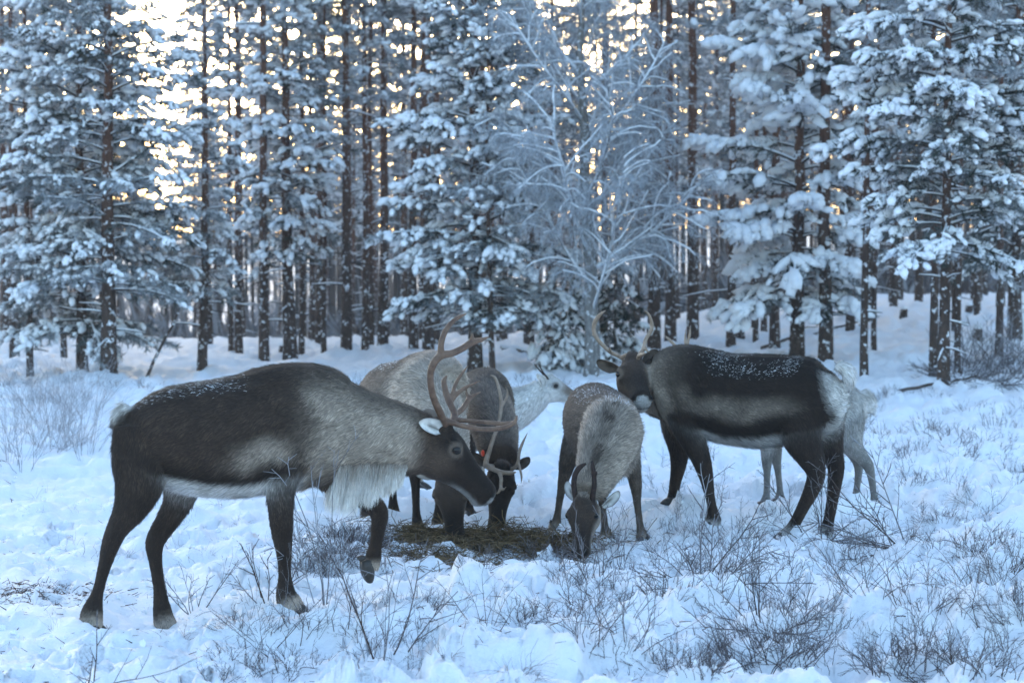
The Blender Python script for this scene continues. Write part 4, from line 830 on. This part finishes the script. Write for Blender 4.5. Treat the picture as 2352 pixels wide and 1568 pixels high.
build(B, 'grey reindeer with snow-dusted back and dark face, eating at the hay pile', B_pal, B_ears, [], 50000, 4, M_ANTLER, dust(.1, .65, .80, .9, 6))
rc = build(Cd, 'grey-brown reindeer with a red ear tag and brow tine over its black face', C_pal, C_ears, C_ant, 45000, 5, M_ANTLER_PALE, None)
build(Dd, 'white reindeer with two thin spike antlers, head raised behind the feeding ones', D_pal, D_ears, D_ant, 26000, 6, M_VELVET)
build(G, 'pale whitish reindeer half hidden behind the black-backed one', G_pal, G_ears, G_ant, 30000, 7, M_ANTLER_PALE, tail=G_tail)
# red tag in C's ear
_b = rC.Wp(q5(490, 718), 12.03); v, q, t = ellipsoid(_b, (.022, .010, .020), 12, 7); obj('ear_tag', mk_mesh('ear_tag', v, [q, t]), rc, M_TAGR)
# ------------------------------------------------------------------ dwarf shrubs, grasses, hay, dead wood
BROWN = np.array((.046, .024, .018)); FR2 = np.array((.45, .47, .52)); TAN = np.array((.16, .10, .075))
def stem(bag, rs, p, d, L, r0, lev, fr, curl=.18, kids=(5, 3), grav=.0, tint=BROWN):
    seg = 5 if lev == 0 else 3; pts = [np.asarray(p, float)]
    for i in range(seg): d = unit(d + rs.randn(3) * curl + np.array((0, 0, grav))); pts.append(pts[-1] + d * L / seg)
    pts = np.array(pts); f = np.clip(fr + .18 * rs.randn() + np.linspace(0, .25, seg + 1), 0, .9)[:, None]
    bag.tube(pts, np.linspace(r0, r0 * .45, seg + 1), tint * (1 - f) + FR2 * f, 3)
    if lev < len(kids):
        for i in range(kids[lev]):
            q = .25 + .72 * (i + rs.rand()) / kids[lev]; x = min(q, .99) * seg; i0 = int(x); pp = pts[i0] + (pts[i0 + 1] - pts[i0]) * (x - i0); bd = unit(pts[i0 + 1] - pts[i0])
            sd = unit(np.cross(bd, rs.randn(3))); stem(bag, rs, pp, unit(bd + sd * rs.uniform(.45, .9)), L * rs.uniform(.25, .5) * (1.15 - .6 * q), r0 * .62, lev + 1, fr + .08, curl, kids, grav, tint)
def shrub(seed, n, h, spread, r0, fr, kids, lean=.6, curl=.16, tint=BROWN, grav=0.0):
    rs = np.random.RandomState(seed); b = Bag()
    for i in range(n):
        a = rs.rand() * 6.28; rr = spread * math.sqrt(rs.rand()); t = rs.uniform(.05, lean)
        stem(b, rs, (math.cos(a) * rr, math.sin(a) * rr, -.05), unit(np.array((math.cos(a) * t, math.sin(a) * t, 1 - .3 * t))), h * rs.uniform(.55, 1.1), r0 * rs.uniform(.7, 1.15), 0, fr, curl, kids, grav, tint)
    return b.mesh('stems', M_TWIG)
HEATHER = [shrub(200 + i, 20 + 4 * i, .15, .12, .0022, .06, (4,), 1.1, .22) for i in range(4)]
HEATHER_F = [shrub(210 + i, 20, .16, .14, .0021, .14, (4,), 1.1, .22) for i in range(3)]
TWIGGY = [shrub(220 + i, 5 + i, .42, .06, .0027, .08, (4, 3), .95, .15) for i in range(4)]
TWIGGY_F = [shrub(230 + i, 4 + i, .46, .07, .0027, .14, (4, 3), .95, .16) for i in range(4)]
GRASS = [shrub(240 + i, 26, .16, .06, .0011, .10, (), 1.6, .22, TAN, -.16) for i in range(3)]
TALLG = [shrub(250 + i, 16, .62, .12, .0022, .5, (3,), .9, .06, TAN) for i in range(3)]
LYING = [shrub(260 + i, 14, .55, .10, .0045, .08, (7, 3), 3.2, .10, BROWN * .8, -.02) for i in range(2)]
def foot2(px, py):
    d = ray(px, py); ys = np.geomspace(3.6, 60, 900); g_ = base_z(d.x / d.y * ys, ys) + lumps(d.x / d.y * ys, ys); zs = CAM_H + d.z / d.y * ys; i = int(np.argmax(zs < g_)); y = ys[i]; return d.x / d.y * y, y, float(g_[i])
def single(name, me, x, y, sc, rz, label, cat, group, tilt=(0, 0)):
    o = obj(name, me); o.location = (x, y, gz(x, y)); o.rotation_euler = (tilt[0], tilt[1], rz); o.scale = (sc,) * 3; tag(o, label, cat, group); return o
rs = np.random.RandomState(77)
def zone(n, box, variants, name, sc, label, cat, group, clump=0.0):
    for i in range(n):
        for tr in range(30):
            px = rs.uniform(box[0], box[2]); py = rs.uniform(box[1], box[3])
            x, y, z = foot2(px, py)
            if min((x - p.x) ** 2 + (y - p.y) ** 2 for p in FEET) < .018: continue
            if noise2(np.array([x * 1.4]), np.array([y * 1.4]), 40)[0] > 1 - clump: continue
            break
        sz = rs.uniform(*sc); q_ = (sz - sc[0]) / (sc[1] - sc[0]); vi = rs.randint(len(variants)); size = ('smallest', 'smallish', 'larger', 'largest')[min(3, int(q_ * 4))]
        single(name, variants[vi], x, y, sz, rs.rand() * 6.28, label + ', ' + size + (' upright one', ' spreading one', ' ragged one', ' bushy one')[vi % 4], cat, group, (rs.randn() * .12, rs.randn() * .12))
zone(20, (1350, 1290, 2352, 1568), TWIGGY_F, 'twig_shrub', (.4, .85), 'frosted twiggy shrub in the thicket before the young deer', 'shrub', 'frosted shrubs of the near thicket', .25)
zone(26, (1300, 1270, 2352, 1540), TWIGGY, 'twig_shrub', (.5, 1.0), 'dark bare twig shrub in the thicket before the young deer', 'shrub', 'dark shrubs of the near thicket', .25)
zone(50, (1250, 1290, 2352, 1568), HEATHER, 'heather_clump', (.6, 1.2), 'low brown heather clump under the twiggy thicket', 'heather', 'heather in the near thicket', .4)
zone(10, (520, 1400, 1340, 1568), TWIGGY_F, 'twig_shrub', (.4, .85), 'small frosted shrub poking from snow near the walking bull', 'shrub', 'small shrubs near the bull', .3)
zone(26, (480, 1380, 1340, 1560), HEATHER, 'heather_clump', (.5, .9), 'low heather sprig in the snow near the walking bull', 'heather', 'heather near the bull', .3)
zone(30, (680, 1230, 860, 1320), HEATHER, 'heather_clump', (.7, 1.15), 'bushy heather between the bull\'s forelegs and the hay', 'heather', 'heather beside the hay')
zone(26, (860, 1225, 1300, 1300), HEATHER, 'heather_clump', (.5, .9), 'trampled heather around the rim of the hay pile', 'heather', 'heather around the hay')
zone(34, (1480, 1020, 2352, 1270), HEATHER_F, 'heather_clump', (.5, 1.0), 'frosty heather clump in the open snow around the black-backed deer', 'heather', 'heather in the open snow', .3)
zone(14, (1460, 1050, 2300, 1260), TWIGGY, 'twig_shrub', (.35, .7), 'small bare shrub standing in the snow around the black-backed deer', 'shrub', 'bare shrubs in the open snow', .3)
zone(40, (1950, 890, 2352, 1060), HEATHER_F, 'heather_clump', (.6, 1.2), 'frosted heather on the snow below the tall bare-trunked pine', 'heather', 'heather below the pines')
zone(44, (0, 868, 1350, 930), HEATHER_F, 'heather_clump', (.7, 1.4), 'frosted heather along the foot of the pine edge', 'heather', 'heather along the pine edge')
zone(26, (0, 1080, 620, 1480), GRASS, 'grass_tuft', (.5, 1.1), 'thin reddish grass wisp lying on the snow behind the bull', 'grass', 'grass wisps on trodden snow')
zone(22, (400, 1060, 1300, 1568), GRASS, 'grass_tuft', (.5, 1.0), 'thin reddish grass wisp on the snow under the bull', 'grass', 'grass wisps under the bull')
zone(24, (1500, 1060, 2352, 1300), GRASS, 'grass_tuft', (.5, 1.1), 'dry grass wisp on the snow beside the black-backed deer', 'grass', 'grass wisps by the black-backed deer')
zone(18, (0, 900, 210, 1060), TALLG, 'tall_grass', (.7, 1.25), 'tall frosted dry grass left of the walking bull', 'grass', 'tall frosted grass')
zone(6, (0, 880, 240, 1120), TWIGGY_F, 'twig_shrub', (.6, 1.1), 'thin frosted shrub among the tall dry grass', 'shrub', 'shrubs among the tall grass')
# shrubs that can be told apart
def solo(me, px, py, sc, rz, label, name='twig_shrub', tilt=(0, 0)):
    x, y, z = foot2(px, py); return single(name, me, x, y, sc, rz, label, 'shrub', None, tilt)
solo(shrub(301, 6, .62, .05, .0042, .14, (4, 2), 1.3, .10), 872, 1512, 1.0, 0, 'big open dark shrub fanning out below the bull\'s raised hoof')
solo(shrub(302, 4, .85, .04, .0038, .35, (5, 3), .35, .08), 742, 1420, 1.0, 1, 'tall thin frosted shoot rising in front of the bull\'s foreleg', tilt=(0, -.12))
solo(shrub(303, 5, .35, .04, .0042, .10, (5, 2), .9, .10), 620, 1392, 1.0, 2, 'small dark twig bush by the bull\'s standing forehoof')
solo(shrub(304, 4, .42, .03, .004, .15, (4, 2), .8, .10), 215, 1568, 1.0, 2, 'dark slanting twigs at the edge of the trodden snow', tilt=(0, -.5))
solo(shrub(305, 6, .40, .04, .004, .30, (5, 2), .8, .10), 450, 1398, .8, 2, 'little twig cluster by the bull\'s hind hooves')
solo(LYING[0], 1610, 1330, 1.0, .4, 'dark dead branch lying in the snow by the young deer\'s foreleg', 'fallen_branch')
solo(LYING[1], 1880, 1230, .9, 1.7, 'bundle of dark dead twigs lying by the black-backed deer\'s hind hooves', 'fallen_branch')
solo(LYING[0], 2090, 1240, 1.1, 2.8, 'long heap of dark twigs lying behind the pale half-hidden deer', 'fallen_branch')
solo(LYING[1], 1760, 1440, .8, 0.3, 'low tangle of dark twigs sunk in the snow of the thicket', 'fallen_branch')
# hay pile
rs = np.random.RandomState(8); n = 8500; hx, hy, _ = foot2(1085, 1266); a = rs.rand(n) * 6.28; rr = np.sqrt(rs.rand(n)); rr = np.where(rs.rand(n) < .22, rr * 1.65, rr); lob = 1 + .25 * np.sin(a * 3 + 1) + .15 * np.sin(a * 7)
X = hx + .50 * rr * np.cos(a) * lob + rs.randn(n) * .07; Y = hy + .46 * rr * np.sin(a) * lob + rs.randn(n) * .08; mound = .055 * np.maximum(0, 1 - rr ** 2) * (.6 + .8 * noise2(X * 5, Y * 5, 3))
Z = ground_z(X, Y) + mound + .008; d = unit(np.stack([rs.randn(n), rs.randn(n), rs.randn(n) * .28], 1)); L = rs.uniform(.05, .16, n); P = np.stack([X, Y, Z], 1); ok = (noise2(X * 5.5, Y * 5.5, 70) < .60) | (rs.rand(n) < .12)
P, d, L, X, Y, rr = P[ok], d[ok], L[ok], X[ok], Y[ok], rr[ok]; n = len(P)
base = np.array((.105, .072, .038)); cols = base * (.45 + 1.1 * rs.rand(n, 1)) + np.where(rs.rand(n, 1) < .12, .06, 0) * np.array((1, .75, .4))
bend = rs.randn(n, 3) * .25; pts = np.stack([P, P + d * (L * .5)[:, None] + np.array((0, 0, .012)), P + (d + bend * np.array((1, 1, .4))) * L[:, None] - np.array((0, 0, .006))], 1)
sd = unit(np.cross(d, rs.randn(n, 3))) * .0021; VV = np.stack([pts - sd[:, None], pts + sd[:, None]], 2).reshape(-1, 3); o6 = np.arange(n)[:, None] * 6
FF = np.concatenate([np.stack([o6[:, 0] + k, o6[:, 0] + k + 1, o6[:, 0] + k + 3, o6[:, 0] + k + 2], 1) for k in (0, 2)])
hay = empty('hay_pile', (0, 0, 0)); tag(hay, 'flat pile of dark brown hay spread on the snow for the reindeer', 'hay')
st_ = obj('straw', mk_mesh('straw', VV, [FF], True, mats=[M_TWIG], col=np.repeat(cols, 6, 0), colname='tint'), hay); st_['kind'] = 'stuff'
g_ = np.linspace(-1, 1, 46); gx, gy = np.meshgrid(g_, g_); R_ = np.sqrt(gx ** 2 + gy ** 2); th = np.arctan2(gy, gx); lob = 1 + .25 * np.sin(th * 3 + 1) + .15 * np.sin(th * 7)
XX = (hx + .44 * gx * lob).ravel(); YY = (hy + .40 * gy * lob).ravel(); ZZ = ground_z(XX, YY) + (.055 * np.maximum(0, 1 - R_.ravel() ** 2) * (.6 + .8 * noise2(XX * 5, YY * 5, 3)) - .02 * np.maximum(0, R_.ravel() - .6) * 6 - .12 * sstep(.50, .62, noise2(XX * 5.5, YY * 5.5, 70))); i = (np.arange(45)[:, None] * 46 + np.arange(45)[None]).ravel()
obj('heap', mk_mesh('heap', np.stack([XX, YY, ZZ], 1), np.stack([i, i + 1, i + 47, i + 46], 1)), hay, m_simple('hay_matted', (.012, .010, .006), .95, .1, (.05, .038, .02), 60, .8))
# dead wood
def log(name, p0, p1, r0, r1, label, cat, snow=True):
    rs = np.random.RandomState(int(r0 * 1e5)); q = np.linspace(0, 1, 9)[:, None]; P = np.array(p0) * (1 - q) + np.array(p1) * q + rs.randn(9, 3) * .012; b = Bag(); b.tube(P, np.linspace(r0, r1, 9), (.1,) * 3, 8)
    o = empty(name, (0, 0, 0)); tag(o, label, cat); obj('wood', b.mesh('wood', M_BARK), o)
    if snow:
        s = Bag(); s.tube(P + np.array((0, 0, r0 * .75)), np.linspace(r0, r1, 9) * .9, (.85,) * 3, 7); obj('snow_cap', s.mesh('snow_cap', M_TSNOW), o)
x, y = foot(325, 884); tp_ = at_y(437, 658, y + .6); log('leaning_pole', (x, y, gz(x, y) - .1), tuple(tp_), .026, .012, 'thin dead pole leaning against the trees left of the slim pine', 'dead pole', False)
x, y = foot(1150, 832); x2, y2 = foot(1305, 828); log('fallen_log', (x, y, gz(x, y) + .02), (x2, y2, gz(x2, y2) + .04), .055, .03, 'snow-capped dark log lying below the frosted birch', 'log')
x, y = foot(1745, 805); x2, y2 = foot(1990, 765); log('fallen_log', (x, y, gz(x, y) + .1), (x2, y2, gz(x2, y2) + .2), .03, .014, 'thin fallen stem crossing the bank behind the black-backed deer', 'log', False)
x, y = foot(2065, 925); x2, y2 = foot(2240, 905); log('fallen_log', (x, y, gz(x, y) + .04), (x2, y2, gz(x2, y2) + .10), .022, .012, 'crooked dead branch on the snow before the bare-trunked pine', 'dead branch', False)
for k, (px, py) in enumerate([(2245, 800), (1700, 790), (2075, 745), (2225, 730), (1985, 740), (650, 820)]):
    x, y = foot(px, py); b = Bag(); b.tube([(0, 0, -.1), (0, 0, .10), (.01, 0, .2)], [.10, .075, .07], (.1,) * 3, 9); o = empty('tree_stump', (x, y, gz(x, y))); tag(o, 'short dark snow-capped stump on the wooded bank', 'stump', 'stumps on the wooded bank')
    obj('wood', b.mesh('wood', M_BARK), o); v, f = ICO2; obj('snow_cap', mk_mesh('snow_cap', v * np.array((.085, .085, .05)) + np.array((0, 0, .21)), f), o, M_TSNOW)
# brush at the foot of the dark pine
zone(16, (2180, 830, 2352, 880), LYING, 'brush', (.9, 1.5), 'tangled dark brush under the dark dense pine', 'brush', 'brush under the dark pine')

# crumbs of broken snow, and bits of litter trodden into it
rs = np.random.RandomState(12); n = 5200; yy = 5.0 + 10 * rs.rand(n) ** 1.2; xx = rs.uniform(-.30, .30, n) * yy; kk = noise2(xx * 1.1, yy * 1.1, 50) > .38; xx, yy = xx[kk], yy[kk]; n = len(xx); b = Bag(); sz = .004 + .016 * rs.rand(n) ** 3
b.scatter(ICO1[0], ICO1[1], np.stack([xx, yy, ground_z(xx, yy) + sz * .4], 1), rs.randn(n, 3), sz, sz * .8, sz * .7, np.tile((.86,) * 3, (n, 1)), (rs.rand(n, 12) - .5) * .8)
o = obj('snow_crumbs', b.mesh('snow_crumbs', M_TSNOW, False)); tag(o, 'small crumbs of kicked-up snow over the clearing', 'snow', kind='stuff')
n = 4200; yy = 5.0 + 9 * rs.rand(n) ** 1.1; xx = rs.uniform(-.30, .30, n) * yy; kk = noise2(xx * 1.7, yy * 1.7, 60) > .45; xx, yy = xx[kk], yy[kk]
hx2, hy2, _ = foot2(60, 1362); xx = np.concatenate([xx, hx2 + rs.randn(900) * .22]); yy = np.concatenate([yy, hy2 + rs.randn(900) * .20]); n = len(xx); zz = ground_z(xx, yy) + .004; P = np.stack([xx, yy, zz], 1)
d = unit(np.stack([rs.randn(n), rs.randn(n), np.abs(rs.randn(n)) * .35], 1)); L = rs.uniform(.012, .06, n); w = unit(np.cross(d, rs.randn(n, 3))) * rs.uniform(.0008, .0028, n)[:, None]
VV = np.stack([P - w, P + w, P + d * L[:, None] + w * .5, P + d * L[:, None] - w * .5], 1).reshape(-1, 3); q = np.arange(n) * 4; c = np.where(rs.rand(n, 1) < .5, BROWN * 1.2, TAN * .8) * (.6 + .8 * rs.rand(n, 1))
o = obj('twig_litter', mk_mesh('twig_litter', VV, [np.stack([q, q + 1, q + 2, q + 3], 1)], False, mats=[M_TWIG], col=np.repeat(c, 4, 0), colname='tint')); tag(o, 'scattered bits of twig and dry leaf on the snow', 'litter', kind='stuff')
# ------------------------------------------------------------------ cold air between the trees
m = bpy.data.materials.new('cold_haze'); m.use_nodes = True; nt = m.node_tree; nt.nodes.clear()
pv = nt.nodes.new('ShaderNodeVolumePrincipled'); pv.inputs['Color'].default_value = (.93, .95, 1, 1); pv.inputs['Density'].default_value = HAZE; pv.inputs['Anisotropy'].default_value = 0.2
ou = nt.nodes.new('ShaderNodeOutputMaterial'); nt.links.new(pv.outputs[0], ou.inputs['Volume'])
x0, x1, y0, y1, z0, z1 = -760, 760, -130, 760, -6, 26
v = np.array([(x, y, z) for z in (z0, z1) for y in (y0, y1) for x in (x0, x1)], float)
f = np.array([(0, 2, 3, 1), (4, 5, 7, 6), (0, 1, 5, 4), (2, 6, 7, 3), (0, 4, 6, 2), (1, 3, 7, 5)])
hz = obj('haze', mk_mesh('haze', v, f, False), None, m); tag(hz, 'thin cold haze filling the forest air', kind='stuff')
